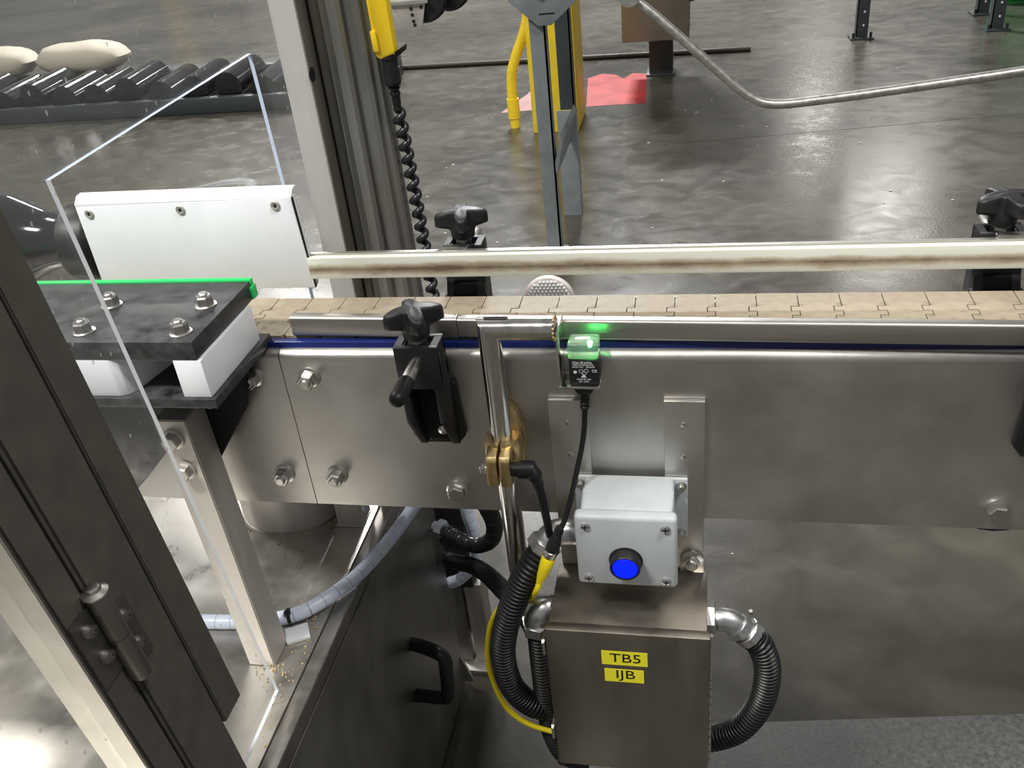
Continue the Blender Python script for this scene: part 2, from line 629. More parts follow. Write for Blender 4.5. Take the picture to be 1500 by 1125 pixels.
def text_mesh(s, size, origin, xdir, ydir, lift, extr=0.00012, sx=1.0, align='CENTER'):
    """returns a bmesh of flat lettering placed with the given axes"""
    cu = bpy.data.curves.new('lettering', 'FONT')
    cu.body = s
    cu.size = size
    cu.align_x = align
    cu.align_y = 'CENTER'
    cu.extrude = extr
    cu.resolution_u = 3
    ob = bpy.data.objects.new('lettering', cu)
    COL.objects.link(ob)
    bpy.context.view_layer.update()
    dg = bpy.context.evaluated_depsgraph_get()
    me = bpy.data.meshes.new_from_object(ob.evaluated_get(dg))
    bpy.data.objects.remove(ob)
    bpy.data.curves.remove(cu)
    x = Vector(xdir).normalized()
    y = Vector(ydir).normalized()
    z = x.cross(y)
    bm = bmesh.new()
    bm.from_mesh(me)
    bpy.data.meshes.remove(me)
    o = Vector(origin)
    for v in bm.verts:
        c = v.co.copy()
        v.co = o + x * (c.x * sx) + y * c.y + z * (c.z + lift)
    return bm


# ================================================================== SETTING
bm = B()
box(bm, -14, 14, -4, 30, -0.1, 0)
floor = mk('floor', bm, CONCRETE, smooth=False, kind='structure', label='grey polished concrete factory floor')
# thin filled joints sawn into the slab
for pts in ([(-1.62, 3.97), (-1.05, 3.93), (-0.75, 3.99), (-0.55, 4.3)], [(0.02, 5.3), (0.16, 6.2), (0.3, 7.6)], [(0.25, 3.52), (1.1, 3.63), (3.2, 3.95)]):
    bm = B()
    for i in range(len(pts) - 1):
        a = Vector((*pts[i], 0))
        b = Vector((*pts[i + 1], 0))
        d = (b - a).normalized()
        n = Vector((-d.y, d.x, 0)) * 0.002
        q = [a - n, b - n, b + n, a + n]
        v0 = [bm.verts.new(p + Vector((0, 0, -0.004))) for p in q]
        v1 = [bm.verts.new(p + Vector((0, 0, 0.0006))) for p in q]
        bm.faces.new(v1)
        for k in range(4):
            bm.faces.new((v0[k], v0[(k + 1) % 4], v1[(k + 1) % 4], v1[k]))
    mk('floor_joint', bm, JOINT, floor, smooth=False)

# ================================================================== CONVEYOR
PL = -0.102      # front face of the near side plate
ZB = 0.7525      # bottom of the side plates


def plate_profile(y_face, sgn, t=0.003):
    r = 0.009
    outer = [(y_face, ZB)]
    for k in range(7):
        th = PI / 2 * k / 6
        outer.append((y_face + sgn * (r - r * math.cos(th)), 0.9335 + r * math.sin(th)))
    outer.append((y_face + sgn * 0.0105, 0.9425))
    inner = [(y_face + sgn * 0.0105, 0.9425 - t)]
    for k in range(6, -1, -1):
        th = PI / 2 * k / 6
        inner.append((y_face + sgn * (r - (r - t) * math.cos(th)), 0.9335 + (r - t) * math.sin(th)))
    inner.append((y_face + sgn * t, ZB))
    return outer + inner


conv = thing('conveyor', 'stainless steel conveyor frame with bolted side plates under the tan chain', 'conveyor', (0.35, -0.04, ZB))
mk('side_plate', prism(B(), plate_profile(PL, 1), 'X', -0.75, 0.0366), STEEL, conv)
mk('side_plate', prism(B(), plate_profile(PL, 1), 'X', 0.0376, 1.2), STEEL, conv)
mk('rear_plate', prism(B(), plate_profile(0.020, -1), 'X', -0.75, 1.2), STEEL, conv)
mk('slide_bed', box(B(), -0.75, 1.2, -0.080, 0.000, 0.920, 0.944), STEEL, conv, smooth=False)
mk('wear_strip', box(B(), 0.0150, 1.2, -0.0935, -0.0845, 0.925, 0.9488, 0.0015), BLUE, conv, label='blue plastic wear strip')
mk('return_strip', box(B(), 0.185, 0.225, -0.075, -0.02, 0.744, 0.7524, 0.002), BLUE, conv, label='blue plastic return strip')
bm = B()
prism(bm, [(0.695, 0.7525), (0.702, 0.7490), (0.715, 0.7475), (0.728, 0.7490), (0.735, 0.7525)], 'Y', -0.099, -0.02)
mk('return_strip', bm, BLUE, conv)
for (x, z, st, rot) in ((0.065, 0.914, True, 0.3), (0.004, 0.914, True, 0.1), (0.009, 0.7925, True, 0.5), (0.069, 0.793, True, 0.25), (0.198, 0.778, False, 0.15), (0.713, 0.776, False, 0.4)):
    bolt(conv, (x, PL, z), (0, -1, 0), 0.0155 if st else 0.0165, 0.011 if st else 0.008, st, True, rot)
mk('cross_tube', box(B(), -0.2, -0.16, -0.095, 0.015, 0.80, 0.84, 0.002), STEEL, conv)

# chain of interlocking links
chain = thing('conveyor_chain', 'tan plastic tabletop chain with interlocking links along the conveyor', 'conveyor belt', (0.35, -0.0413, 0.9445))
PT = 0.0381
G = 0.0010
S = 0.0073
right = [(PT - G - 0.0022, -0.0826), (PT - G, -0.0790), (PT - G, -0.0556), (PT - G - S, -0.0556), (PT - G - S, -0.0451), (PT - G, -0.0451), (PT - G, -0.0375), (PT - G - S, -0.0375), (PT - G - S, -0.0270), (PT - G, -0.0270), (PT - G, 0.0)]
left = [(0.0, 0.0), (0.0, -0.0280), (-S, -0.0280), (-S, -0.0365), (0.0, -0.0365), (0.0, -0.0461), (-S, -0.0461), (-S, -0.0546), (0.0, -0.0546), (0.0, -0.0790), (0.0022, -0.0826)]
bm = prism(B(), left + right, 'Z', 0.9450, 0.95)
bmesh.ops.translate(bm, verts=bm.verts, vec=(-PT / 2, 0.0413, -0.95))
bmesh.ops.recalc_face_normals(bm, faces=bm.faces)
link_me = bpy.data.meshes.new('chain_link')
bm.to_mesh(link_me)
bm.free()
link_me.materials.append(BELT)
for n in range(-14, 31):
    o = bpy.data.objects.new('chain_link', link_me)
    COL.objects.link(o)
    o.parent = chain
    o.location = Vector((n * PT + PT / 2, -0.0413, 0.95 + random.uniform(-0.00015, 0.00015))) - OFS[chain.name]

# near guide rail, stainless, very slightly skewed to the belt
rail = thing('guide_rail', 'stainless steel guide rail along the near edge of the tan chain', 'guide rail', (0.05, -0.083, 0.953))


def rail_y(x):
    return -0.086 - 0.033 * (x - 0.05)


def rail_section(x0, x1, ins, name='rail_section'):
    bm = B()
    z0, z1, d, c = 0.9508 + ins, 0.9720 - ins, 0.012, 0.0028
    sec = []
    for cy, cz, a0 in ((0 + c, z0 + c, PI), (d - c, z0 + c, 1.5 * PI), (d - c, z1 - c, 0), (c, z1 - c, PI / 2)):
        for k in range(4):
            a = a0 + PI / 2 * k / 3
            sec.append((cy + c * math.cos(a), cz + c * math.sin(a)))
    va = [bm.verts.new((x0, rail_y(x0) + ins + y, z)) for y, z in sec]
    vb = [bm.verts.new((x1, rail_y(x1) + ins + y, z)) for y, z in sec]
    n = len(sec)
    bm.faces.new(va)
    bm.faces.new(list(reversed(vb)))
    for i in range(n):
        bm.faces.new((va[i], vb[i], vb[(i + 1) % n], va[(i + 1) % n]))
    return mk(name, bm, STEELX, rail)


rail_section(0.050, 0.2195, 0.0)
rail_section(0.2200, 1.2, 0.0006)

# far guide rail: white plastic strip on a steel back
frail = thing('guide_rail', 'grimy white plastic guide rail with brown rub marks beyond the chain', 'guide rail', (0.040, 0.0, 0.972))
mk('wear_face', box(B(), 0.040, 1.2, 0.0, 0.008, 0.972, 0.996, 0.0012), GRIMY, frail)
mk('steel_back', box(B(), 0.041, 1.2, 0.008, 0.013, 0.975, 0.9975), STEEL, frail, smooth=False)
for x in (0.198, 0.718):
    mk('clip', box(B(), x - 0.013, x + 0.013, 0.009, 0.019, 0.990, 1.0005, 0.001), BOLT, frail)


# ------------------------------------------------------------------ rail brackets
def star(th, h):
    return 1.0


def rail_bracket(label, cx, plate_y, face, dz, knob_rot, rod_len, cap):
    """face = -1: stands on the near plate and points at the viewer; +1: on the far plate"""
    root = thing('rail_bracket', label, 'bracket', (cx, plate_y, 0.842 + dz), 'black star knob rail brackets')

    def W(x, y, z):
        return (cx + (x if face < 0 else -x), plate_y + (-y) * (-face) * -1 if False else plate_y + face * y, z + dz)

    def place(bm):
        for v in bm.verts:
            v.co = Vector(W(*v.co))
        return bm
    prof = [(0.036, 0.966), (0.036, 0.886), (0.009, 0.843), (0.0005, 0.845), (0.0005, 0.915), (0.010, 0.928), (0.010, 0.966)]
    for s in (-1, 1):
        mk('arm', place(prism(B(), prof, 'X', s * 0.0125, s * 0.0205, 0.0012)), BLACKP, root)
    mk('base_flange', place(prism(B(), [(-0.0265, 0.852), (-0.020, 0.844), (0.020, 0.844), (0.0265, 0.852), (0.0235, 0.914), (-0.0235, 0.914)], 'Y', 0.0003, 0.008, 0.001)), BLACKP, root)
    bm = B()
    box(bm, -0.0205, 0.0205, 0.031, 0.037, 0.924, 0.968, 0.0012)
    box(bm, -0.0205, 0.0205, 0.009, 0.015, 0.924, 0.968, 0.0012)
    box(bm, -0.0204, -0.0135, 0.010, 0.036, 0.9245, 0.9678)
    box(bm, 0.0135, 0.0204, 0.010, 0.036, 0.9245, 0.9678)
    box(bm, -0.014, 0.014, 0.012, 0.033, 0.9245, 0.9625)
    mk('clamp_block', place(bm), BLACKP, root)
    for s in (-1, 1):
        mk('side_slot', place(box(B(), s * 0.0203, s * 0.0208, 0.0165, 0.0275, 0.936, 0.9625)), BLACKMAT, root, smooth=False)
    mk('arm_gap_shade', place(box(B(), -0.0125, 0.0125, 0.004, 0.010, 0.850, 0.926)), BLACKMAT, root, smooth=False)  # black fill for the shade in the cavity between the arms
    mk('screw', place(lathe(B(), [(0.0052, 0), (0.0050, 0.003), (0.003, 0.0045)], (0.006, 0.010, 0.862), (0, 1, 0), 14)), BOLT, root)
    # star knob
    seg = 64

    def lobes(a, b, sharp):
        def f(th, h):
            c = (0.5 + 0.5 * math.cos(4 * (th - knob_rot)))
            return a + b * c ** sharp
        return f
    bm = B()
    rows = [(0.0122, 0.9735, 0), (0.0126, 0.980, 0.02), (0.0126, 0.9835, 0.12), (0.0124, 0.9862, 0.60), (0.0122, 0.9885, 0.93), (0.0121, 0.9905, 1.0), (0.0120, 0.9985, 1.0), (0.0115, 1.0012, 0.96), (0.0102, 1.0024, 0.88), (0.0070, 1.0030, 0.60), (0.002, 1.0032, 0.15)]
    rings = []
    for r, z, w in rows:
        ring = []
        for k in range(seg):
            th = 2 * PI * k / seg
            c = 0.5 + 0.5 * math.cos(4 * (th - knob_rot))
            rr = r + 0.0158 * w * c ** 1.35
            droop = -0.0030 * w * c ** 2
            ring.append(bm.verts.new((rr * math.cos(th), 0.0235 + rr * math.sin(th), z + droop)))
        rings.append(ring)
    for i in range(len(rings) - 1):
        for k in range(seg):
            bm.faces.new((rings[i][k], rings[i][(k + 1) % seg], rings[i + 1][(k + 1) % seg], rings[i + 1][k]))
    bm.faces.new(list(reversed(rings[0])))
    bm.faces.new(rings[-1])
    kn = mk('knob', place(bm), BLACKP, root, angle=50)
    mk('hex_collar', place(hexnut(B(), (0, 0.0235, 0.9622), (0, 0, 1), 0.0165, 0.0105, 0.3)), BOLT, kn, angle=25)
    # rod that carries the rail, with rubber cap on its free end
    mid = rod_len * 0.52 if cap else rod_len
    rd = mk('rod', place(lathe(B(), [(0.0060, 0), (0.0060, mid - 0.001), (0.0054, mid)], (0, 0.0365, 0.953), (0, 1, 0), 18)), BOLT, root)
    mk('rod_tail', place(lathe(B(), [(0.0060, 0), (0.0060, 0.021)], (0, -0.012, 0.953), (0, 1, 0), 14)), BOLT, root)
    if cap:
        L = rod_len
        mk('rubber_cap', place(lathe(B(), [(0.0068, mid - 0.002), (0.0075, mid), (0.0075, L - 0.007), (0.0064, L - 0.003), (0.0038, L - 0.0006), (0.0008, L)], (0, 0.0365, 0.953), (0, 1, 0), 18)), BLACKR, rd)
    return root


rail_bracket('black star knob bracket on near side plate with rubber-capped rod', 0.1912, PL, -1, 0.0, -0.47, 0.068, True)
rail_bracket('black bracket foot cut by right edge below the near rail', 0.7385, PL, -1, 0.0, 0.1, 0.068, True)
rail_bracket('black star knob bracket behind white rail, left of the grey stand', 0.200, 0.020, 1, 0.026, -0.25, 0.045, False)
rail_bracket('black star knob bracket behind white rail at right edge', 0.7165, 0.020, 1, 0.026, -0.35, 0.045, False)

# ------------------------------------------------------------------ retroreflector behind the chain
rf = thing('retroreflector', 'round white honeycomb reflector disc peeking over the far chain edge', 'reflector', (0.284, 0.052, 0.90))
mk('rim', lathe(B(), [(0.0275, 0), (0.0275, 0.004), (0.0262, 0.0055), (0.0255, 0.0055)], (0.284, 0.052, 0.921), (0, -1, 0), 40), REFLRED, rf)
bm = B()
for i in range(-7, 8):
    for j in range(-7, 8):
        x = (i + 0.5 * (j % 2)) * 0.0042
        z = j * 0.0036
        if x * x + z * z < 0.0238 ** 2:
            lathe(bm, [(0.0022, 0), (0.0017, 0.0011), (0.0004, 0.0018)], (0.284 + x, 0.0465, 0.921 + z), (0, -1, 0), 6)
mk('prism_cells', bm, CLEARGREY, rf, smooth=False, kind='stuff')
mk('stem', box(B(), 0.278, 0.290, 0.0205, 0.052, 0.895, 0.899), BOLT, rf, smooth=False)

# ================================================================== SENSOR STAND (mitred tube)
PX, PY, PZ, PR = 0.2578, -0.122, 0.9785, 0.0105
stand = thing('sensor_stand_tube', 'shiny stainless tube with mitred corner standing in front of side plate', 'tube', (PX, PY, 0.69))
bm = B()
SEG = 32
r1, r2_, r3 = [], [], []
for k in range(SEG):
    th = 2 * PI * k / SEG
    dx, dy = PR * math.cos(th), PR * math.sin(th)
    r1.append(bm.verts.new((PX + dx, PY + dy, 0.69)))
    r2_.append(bm.verts.new((PX + dx, PY + dy, PZ - dx)))
    r3.append(bm.verts.new((0.3180, PY + dy, PZ - dx)))
for a, b in ((r1, r2_), (r2_, r3)):
    for k in range(SEG):
        bm.faces.new((a[k], a[(k + 1) % SEG], b[(k + 1) % SEG], b[k]))
bm.faces.new(list(reversed(r1)))
bm.faces.new(r3)
mk('tube_body', bm, CHROME, stand, angle=35)
bm = B()
pts = []
for k in range(24):
    th = 2 * PI * k / 24
    pts.append((0.2655 + (0.0085 if math.cos(th) > 0 else -0.0085) + 0.0028 * math.cos(th), PY + 0.0028 * math.sin(th)))
prism(bm, pts, 'Z', PZ + PR - 0.003, PZ + PR + 0.0002)
mk('slot', bm, BLACKMAT, stand, smooth=False)
bm = B()
for k in range(16):
    th = 2 * PI * k / 16
    r = bmesh.ops.create_icosphere(bm, subdivisions=1, radius=0.0016)
    bmesh.ops.translate(bm, verts=r['verts'], vec=(0.3175, PY + PR * math.cos(th), PZ + PR * math.sin(th)))
mk('weld_bead', bm, BRASS, stand)

# brass clamp
clamp = thing('tube_clamp', 'brass tube clamp bolted to side plate, gripping the stainless tube', 'clamp', (PX, PL, 0.815))
prof = [(0.2480, 0.822), (0.2520, 0.812), (0.2640, 0.808), (0.2720, 0.815), (0.2790, 0.845), (0.2780, 0.865), (0.2720, 0.884), (0.2650, 0.892), (0.2580, 0.892), (0.2520, 0.882), (0.2480, 0.860)]
mk('mounting_flange', prism(B(), prof, 'Y', PL - 0.0002, PL - 0.011, 0.002), BRASS, clamp)
bm = B()
for s in (-1, 1):
    a0, a1 = (0.10, PI - 0.06) if s > 0 else (PI + 0.06, 2 * PI - 0.10)
    # half shells around the tube; the gap faces the viewer
    n = 14
    ring = []
    for k in range(n + 1):
        th = (-PI / 2 + 0.07) + (PI - 0.07) * k / n
        ring.append(th if s > 0 else PI - th)
    prev = None
    for k, th in enumerate(ring):
        c, sn = math.cos(th), math.sin(th)
        cur = [bm.verts.new((PX + rr * c, PY + rr * sn, z)) for rr, z in ((0.0106, 0.834), (0.0170, 0.834), (0.0185, 0.840), (0.0185, 0.856), (0.0165, 0.862), (0.0106, 0.862))]
        if prev:
            for i in range(6):
                bm.faces.new((prev[i], prev[(i + 1) % 6], cur[(i + 1) % 6], cur[i]))
        else:
            bm.faces.new(cur)
        prev = cur
    bm.faces.new(list(reversed(prev)))
mk('collar', bm, BRASS, clamp)
for s in (-1, 1):
    x0, x1 = (PX - 0.0115, PX - 0.0012) if s < 0 else (PX + 0.0012, PX + 0.0115)
    mk('jaw', prism(B(), [(-0.135, 0.822), (-0.1535, 0.824), (-0.1535, 0.853), (-0.150, 0.857), (-0.135, 0.860)], 'X', x0, x1, 0.0008), BRASS, clamp)
bolt(clamp, (PX - 0.0115, -0.146, 0.840), (-1, 0, 0), 0.009, 0.005, True, True, 0.1, 'clamp_bolt')
lev = mk('lever', sweep(B(), spline([(0.2765, -0.146, 0.8405), (0.288, -0.147, 0.8395), (0.2935, -0.150, 0.829), (0.2975, -0.153, 0.808), (0.3005, -0.156, 0.786), (0.3020, -0.157, 0.769)], 0.003), [0.0082] * 4 + [0.0074] * 3 + [0.0055] * 3 + [0.0045] * 6 + [0.0040] * 60, 16), BLACKR, clamp)
mk('lever_boss', lathe(B(), [(0.0070, 0), (0.0070, 0.007), (0.0088, 0.0075), (0.0088, 0.020), (0.0080, 0.022)], (PX + 0.0115, -0.146, 0.8405), (1, 0, 0), 20), BLACKR, lev)
mk('lever_ferrule', lathe(B(), [(0.0060, 0), (0.0060, 0.0068)], (PX + 0.0115, -0.146, 0.8405), (1, 0, 0), 18), BOLT, lev)
mk('lever_screw', lathe(B(), [(0.0030, 0), (0.0028, 0.0012)], (PX + 0.0336, -0.146, 0.8405), (1, 0, 0), 12), BOLT, lev)

# ------------------------------------------------------------------ photo sensor and its L bracket
sbk = thing('sensor_bracket', 'thin stainless L bracket holding the black photo sensor', 'bracket', (0.3195, -0.115, 0.921))
mk('upright', box(B(), 0.3183, 0.3205, -0.1285, -0.0905, 0.921, 0.9775, 0.0006), CHROME, sbk)
mk('shelf', box(B(), 0.3183, 0.3555, -0.1300, -0.106, 0.9205, 0.9228, 0.0006), CHROME, sbk)
sen = thing('photo_sensor', 'small black photo sensor with printed label and green-lit clear cap', 'sensor', (0.3410, -0.116, 0.9230))
mk('housing', box(B(), 0.3280, 0.3545, -0.1270, -0.1060, 0.9231, 0.9490, 0.0012), BLACKP, sen)
mk('clear_cap', box(B(), 0.3275, 0.3550, -0.1275, -0.1055, 0.9491, 0.9650, 0.003, 3), CAP, sen, label='clear cap glowing green')
bm = B()
r = bmesh.ops.create_icosphere(bm, subdivisions=2, radius=0.0024)
bmesh.ops.translate(bm, verts=r['verts'], vec=(0.3470, -0.1175, 0.9600))
mk('indicator_led', bm, LED, sen)
fx, fz = (1, 0, 0), (0, 0, 1)
yl = -0.1271
bm = B()
for s, size, x, z in (('Allen-Bradley', 0.0033, 0.3400, 0.9466), ('42EF-D1MNAK-F4', 0.0024, 0.3408, 0.9441), ('10-30V DC', 0.0022, 0.3360, 0.9419), ('SENSOR', 0.0022, 0.3475, 0.9419), ('CE', 0.0040, 0.3508, 0.9378), ('MADE IN USA', 0.0021, 0.3410, 0.9292), ('IP67  IP69K', 0.0019, 0.3410, 0.9268)):
    t = text_mesh(s, size, (x, yl, z), fx, fz, 0.0001, 0.0001)
    me = bpy.data.meshes.new('t')
    t.to_mesh(me)
    t.free()
    bm.from_mesh(me)
    bpy.data.meshes.remove(me)
lathe(bm, [(0.0016, 0), (0.0016, 0.0002)], (0.3335, yl, 0.9368), (0, -1, 0), 16)
for dx, dz_ in ((-0.0025, 0.0005), (0.002, 0.0008), (0.0, -0.0018)):
    for q in range(20):
        th = 2 * PI * q / 20
        box(bm, 0.3415 + dx + 0.0018 * math.cos(th) - 0.0002, 0.3415 + dx + 0.0018 * math.cos(th) + 0.0002, yl - 0.0002, yl, 0.9372 + dz_ + 0.0018 * math.sin(th) - 0.0002, 0.9372 + dz_ + 0.0018 * math.sin(th) + 0.0002)
prism(bm, [(0.3385, 0.9312), (0.3435, 0.9312), (0.3410, 0.9350)], 'Y', yl, yl - 0.0002)
mk('printed_label', bm, WHITEINK, sen, smooth=False, label='white printing on black housing')

cab = thing('sensor_cable', 'thin black sensor cable hanging from the photo sensor to yellow plug', 'cable', (0.3385, -0.116, 0.76))
bm = B()
prism(bm, [(0.3285, 0.9203), (0.3515, 0.9203), (0.3455, 0.9120), (0.3345, 0.9120)], 'Y', -0.126, -0.108, 0.001)
rel = mk('cable_boot', bm, BLACKP, cab)
q = spline([(0.3395, -0.116, 0.913), (0.3385, -0.116, 0.890)], 0.0011)
mk('ribbed_relief', sweep(B(), q, [0.0044 if (i // 2) % 2 else 0.0034 for i in range(len(q))], 14), BLACKP, rel)
mk('cable_run', tube(B(), [(0.3388, -0.116, 0.892), (0.336, -0.122, 0.862), (0.3285, -0.140, 0.828), (0.3205, -0.155, 0.798), (0.3130, -0.166, 0.780)], 0.0026), BLACKR, cab)
d = (Vector((0.3015, -0.171, 0.7515)) - Vector((0.3130, -0.166, 0.782))).normalized()
cp = Vector((0.3130, -0.166, 0.784))
mk('plug', lathe(B(), [(0.0038, -0.004), (0.0046, 0), (0.0046, 0.003), (0.0038, 0.004), (0.0048, 0.006), (0.0050, 0.009), (0.0062, 0.012), (0.0066, 0.022), (0.0060, 0.024)], cp, d, 18), BLACKP, cab)
mk('plug_nut', lathe(B(), [(0.0058, 0.024), (0.0064, 0.0245), (0.0064, 0.031), (0.0056, 0.032)], cp, d, 18), BOLT, cab, label='knurled metal plug nut')
ycab = thing('yellow_cable', 'yellow cable with yellow plug looping behind the left black conduit', 'cable', (0.25, -0.165, 0.49))
e = cp + d * 0.032
mk('yellow_plug', lathe(B(), [(0.0060, 0), (0.0066, 0.001), (0.0066, 0.004), (0.0070, 0.006), (0.0062, 0.014), (0.0054, 0.022), (0.0044, 0.027), (0.0034, 0.032)], e, d, 18), YELLOWC, ycab)
s0 = e + d * 0.031
mk('cable_run', tube(B(), [s0, s0 + d * 0.012, (0.276, -0.158, 0.686), (0.262, -0.142, 0.668), (0.243, -0.136, 0.655), (0.228, -0.143, 0.637), (0.2200, -0.150, 0.606), (0.2190, -0.155, 0.565), (0.2320, -0.160, 0.517), (0.2560, -0.168, 0.501), (0.2860, -0.172, 0.495), (0.2980, -0.172, 0.494)], 0.0030), YELLOWC, ycab)

# ------------------------------------------------------------------ mounting bars
for i, (x0, x1, lb) in enumerate(((0.3022, 0.3400, 'flat stainless mounting bar behind the sensor cable'), (0.4105, 0.4480, 'flat stainless mounting bar right of the sensor cable'))):
    t = thing('mounting_bar', lb, 'bar', ((x0 + x1) / 2, PL, 0.60), 'mounting bars on the side plate')
    mk('bar', box(B(), x0, x1, -0.1085, PL - 0.0002, 0.60, 0.8945, 0.0007), STEEL if i == 0 else STEEL, t)
    for z in (0.869, 0.832):
        mk('rivet', lathe(B(), [(0.0026, 0), (0.0026, 0.0006), (0.0018, 0.0010)], ((x0 + x1) / 2 - 0.001, -0.1085, z), (0, -1, 0), 14), BOLT, t)

# ------------------------------------------------------------------ push button box
pb = thing('push_button_box', 'grey enamelled metal box with blue lit push button above steel box', 'control box', (0.377, -0.1087, 0.735))
mk('mounting_flange', box(B(), 0.3225, 0.4325, -0.1130, -0.1088, 0.7360, 0.8085, 0.0012), GREYP, pb)
bm = prism(B(), [(-0.1131, 0.812), (-0.140, 0.8135), (-0.1655, 0.812), (-0.1655, 0.730), (-0.1131, 0.733)], 'X', 0.3345, 0.4200, 0.004)
mk('body', bm, GREYP, pb)
cov = mk('cover', box(B(), 0.3300, 0.4242, -0.1790, -0.1656, 0.7290, 0.8140, 0.0045, 3), GREYP, pb)
for x in (0.3405, 0.4135):
    for z in (0.7385, 0.8025):
        s = mk('cover_screw', lathe(B(), [(0.0044, 0), (0.0044, 0.0010), (0.0030, 0.0022), (0.0010, 0.0026)], (x, -0.1790, z), (0, -1, 0), 16), ZINC, cov)
bm = B()
for x in (0.3405, 0.4135):
    for z in (0.7385, 0.8025):
        box(bm, x - 0.0030, x + 0.0030, -0.18175, -0.1812, z - 0.0005, z + 0.0005)
        box(bm, x - 0.0005, x + 0.0005, -0.18175, -0.1812, z - 0.0030, z + 0.0030)
mk('screw_slots', bm, BLACKMAT, cov, smooth=False)
for x in (0.3285, 0.4265):
    for z in (0.7425, 0.8010):
        sc = mk('flange_screw', lathe(B(), [(0.0050, 0), (0.0050, 0.0012), (0.0036, 0.0013), (0.0036, 0.0058), (0.0030, 0.0064)], (x, -0.1130, z), (0, -1, 0), 16), BOLT, pb)
bc = (0.3765, -0.179, 0.7625)
btn = mk('button_bezel', lathe(B(), [(0.0158, 0), (0.0158, 0.001), (0.0143, 0.0016), (0.0143, 0.0115), (0.0135, 0.0125), (0.0125, 0.0125), (0.0122, 0.0100)], bc, (0, -1, 0), 40), BLACKP, pb)
mk('button_lens', lathe(B(), [(0.0118, 0.0098), (0.0118, 0.0116), (0.0108, 0.0124), (0.0085, 0.0120)], bc, (0, -1, 0), 36), BLUELENS, btn, label='glowing blue push button')

# ------------------------------------------------------------------ terminal box
tb = thing('terminal_box', 'brown-grey stainless steel junction box with two yellow labels', 'junction box', (0.3755, -0.155, 0.488))
mk('body', box(B(), 0.2990, 0.4520, -0.1930, -0.1090, 0.4880, 0.6885, 0.0012), BOXSTEEL, tb)
bm = B()
box(bm, 0.2965, 0.4548, -0.2050, -0.1935, 0.4865, 0.6920, 0.0018)
lid = mk('lid', bm, BOXSTEEL, tb)
mk('lid_gasket', box(B(), 0.2985, 0.4525, -0.1936, -0.1925, 0.4875, 0.6895), BLACKMAT, tb, smooth=False)
for z in (0.668, 0.540):
    bm = prism(B(), [(-0.205, z - 0.010), (-0.2085, z - 0.008), (-0.2085, z + 0.008), (-0.205, z + 0.010), (-0.188, z + 0.010), (-0.188, z - 0.010)], 'X', 0.2935, 0.2962, 0.0005)
    cl = mk('clasp', bm, BOLT, tb)
    mk('clasp_screw', lathe(B(), [(0.003, 0), (0.003, 0.0016), (0.0016, 0.002)], (0.2935, -0.198, z), (-1, 0, 0), 12), BOLT, cl)
bm = B()
for k in range(16):
    z0 = 0.492 + k * 0.0122
    lathe(bm, [(0.0024, 0), (0.0024, 0.0105)], (0.4555, -0.1935, z0), (0, 0, 1), 10)
mk('piano_hinge', bm, BOLT, tb, kind='stuff')
for s, z, w, h, x in (('TB5', 0.6585, 0.0445, 0.0190, 0.3735), ('IJB', 0.6340, 0.0385, 0.0180, 0.3725)):
    a = mk('sticker', box(B(), x - w / 2, x + w / 2, -0.2053, -0.20505, z - h / 2, z + h / 2), LABELY, tb, smooth=False, label='yellow sticker reading ' + s)
    mk('lettering', text_mesh(s, 0.0168, (x + 0.001, -0.2053, z + (0.0015 if s == 'IJB' else 0)), fx, fz, 0.0001, 0.0001, 1.12), INK, a, smooth=False)
mk('lid_latch_knob', lathe(B(), [(0.006, 0), (0.006, 0.004), (0.004, 0.007)], (0.300, -0.199, 0.4865), (0, 0, -1), 14), BLACKP, tb)
for x in (0.436,):
    mk('mounting_tab', prism(B(), [(0.425, 0.686), (0.449, 0.686), (0.449, 0.706), (0.445, 0.713), (0.437, 0.717), (0.429, 0.713), (0.425, 0.706)], 'Y', -0.1120, -0.1088, 0.0005), BOLT, tb)
    bolt(tb, (0.4365, -0.1120, 0.7015), (0, -1, 0), 0.011, 0.005, True, True, 0.2, 'tab_bolt')

# ------------------------------------------------------------------ conduits
cA = thing('conduit', 'black corrugated conduit curving from grey button box down the left side', 'conduit', (0.245, -0.168, 0.50), 'black corrugated conduits')
fit = mk('elbow_fitting', sweep(B(), spline([(0.331, -0.140, 0.757), (0.318, -0.142, 0.762), (0.307, -0.146, 0.764), (0.300, -0.150, 0.760), (0.2955, -0.154, 0.753)], 0.003), [0.0128, 0.0128, 0.0118, 0.0125, 0.0130] + [0.0135] * 30, 20), ZINC, cA)
mk('compression_nut', hexnut(B(), (0.2975, -0.152, 0.757), (-0.62, -0.25, -0.75), 0.0295, 0.012, 0.4), ZINC, fit, angle=25)
mk('lock_nut', hexnut(B(), (0.3340, -0.140, 0.757), (-1, 0, 0), 0.027, 0.005, 0.1), ZINC, fit, angle=25)
mk('corrugated_hose', corrugated(B(), [(0.2935, -0.155, 0.751), (0.282, -0.162, 0.735), (0.2695, -0.166, 0.712), (0.2540, -0.170, 0.672), (0.2420, -0.170, 0.622), (0.2420, -0.168, 0.577), (0.2500, -0.165, 0.545), (0.2660, -0.160, 0.521), (0.2840, -0.145, 0.502)], 0.0138), BLACKR, cA)

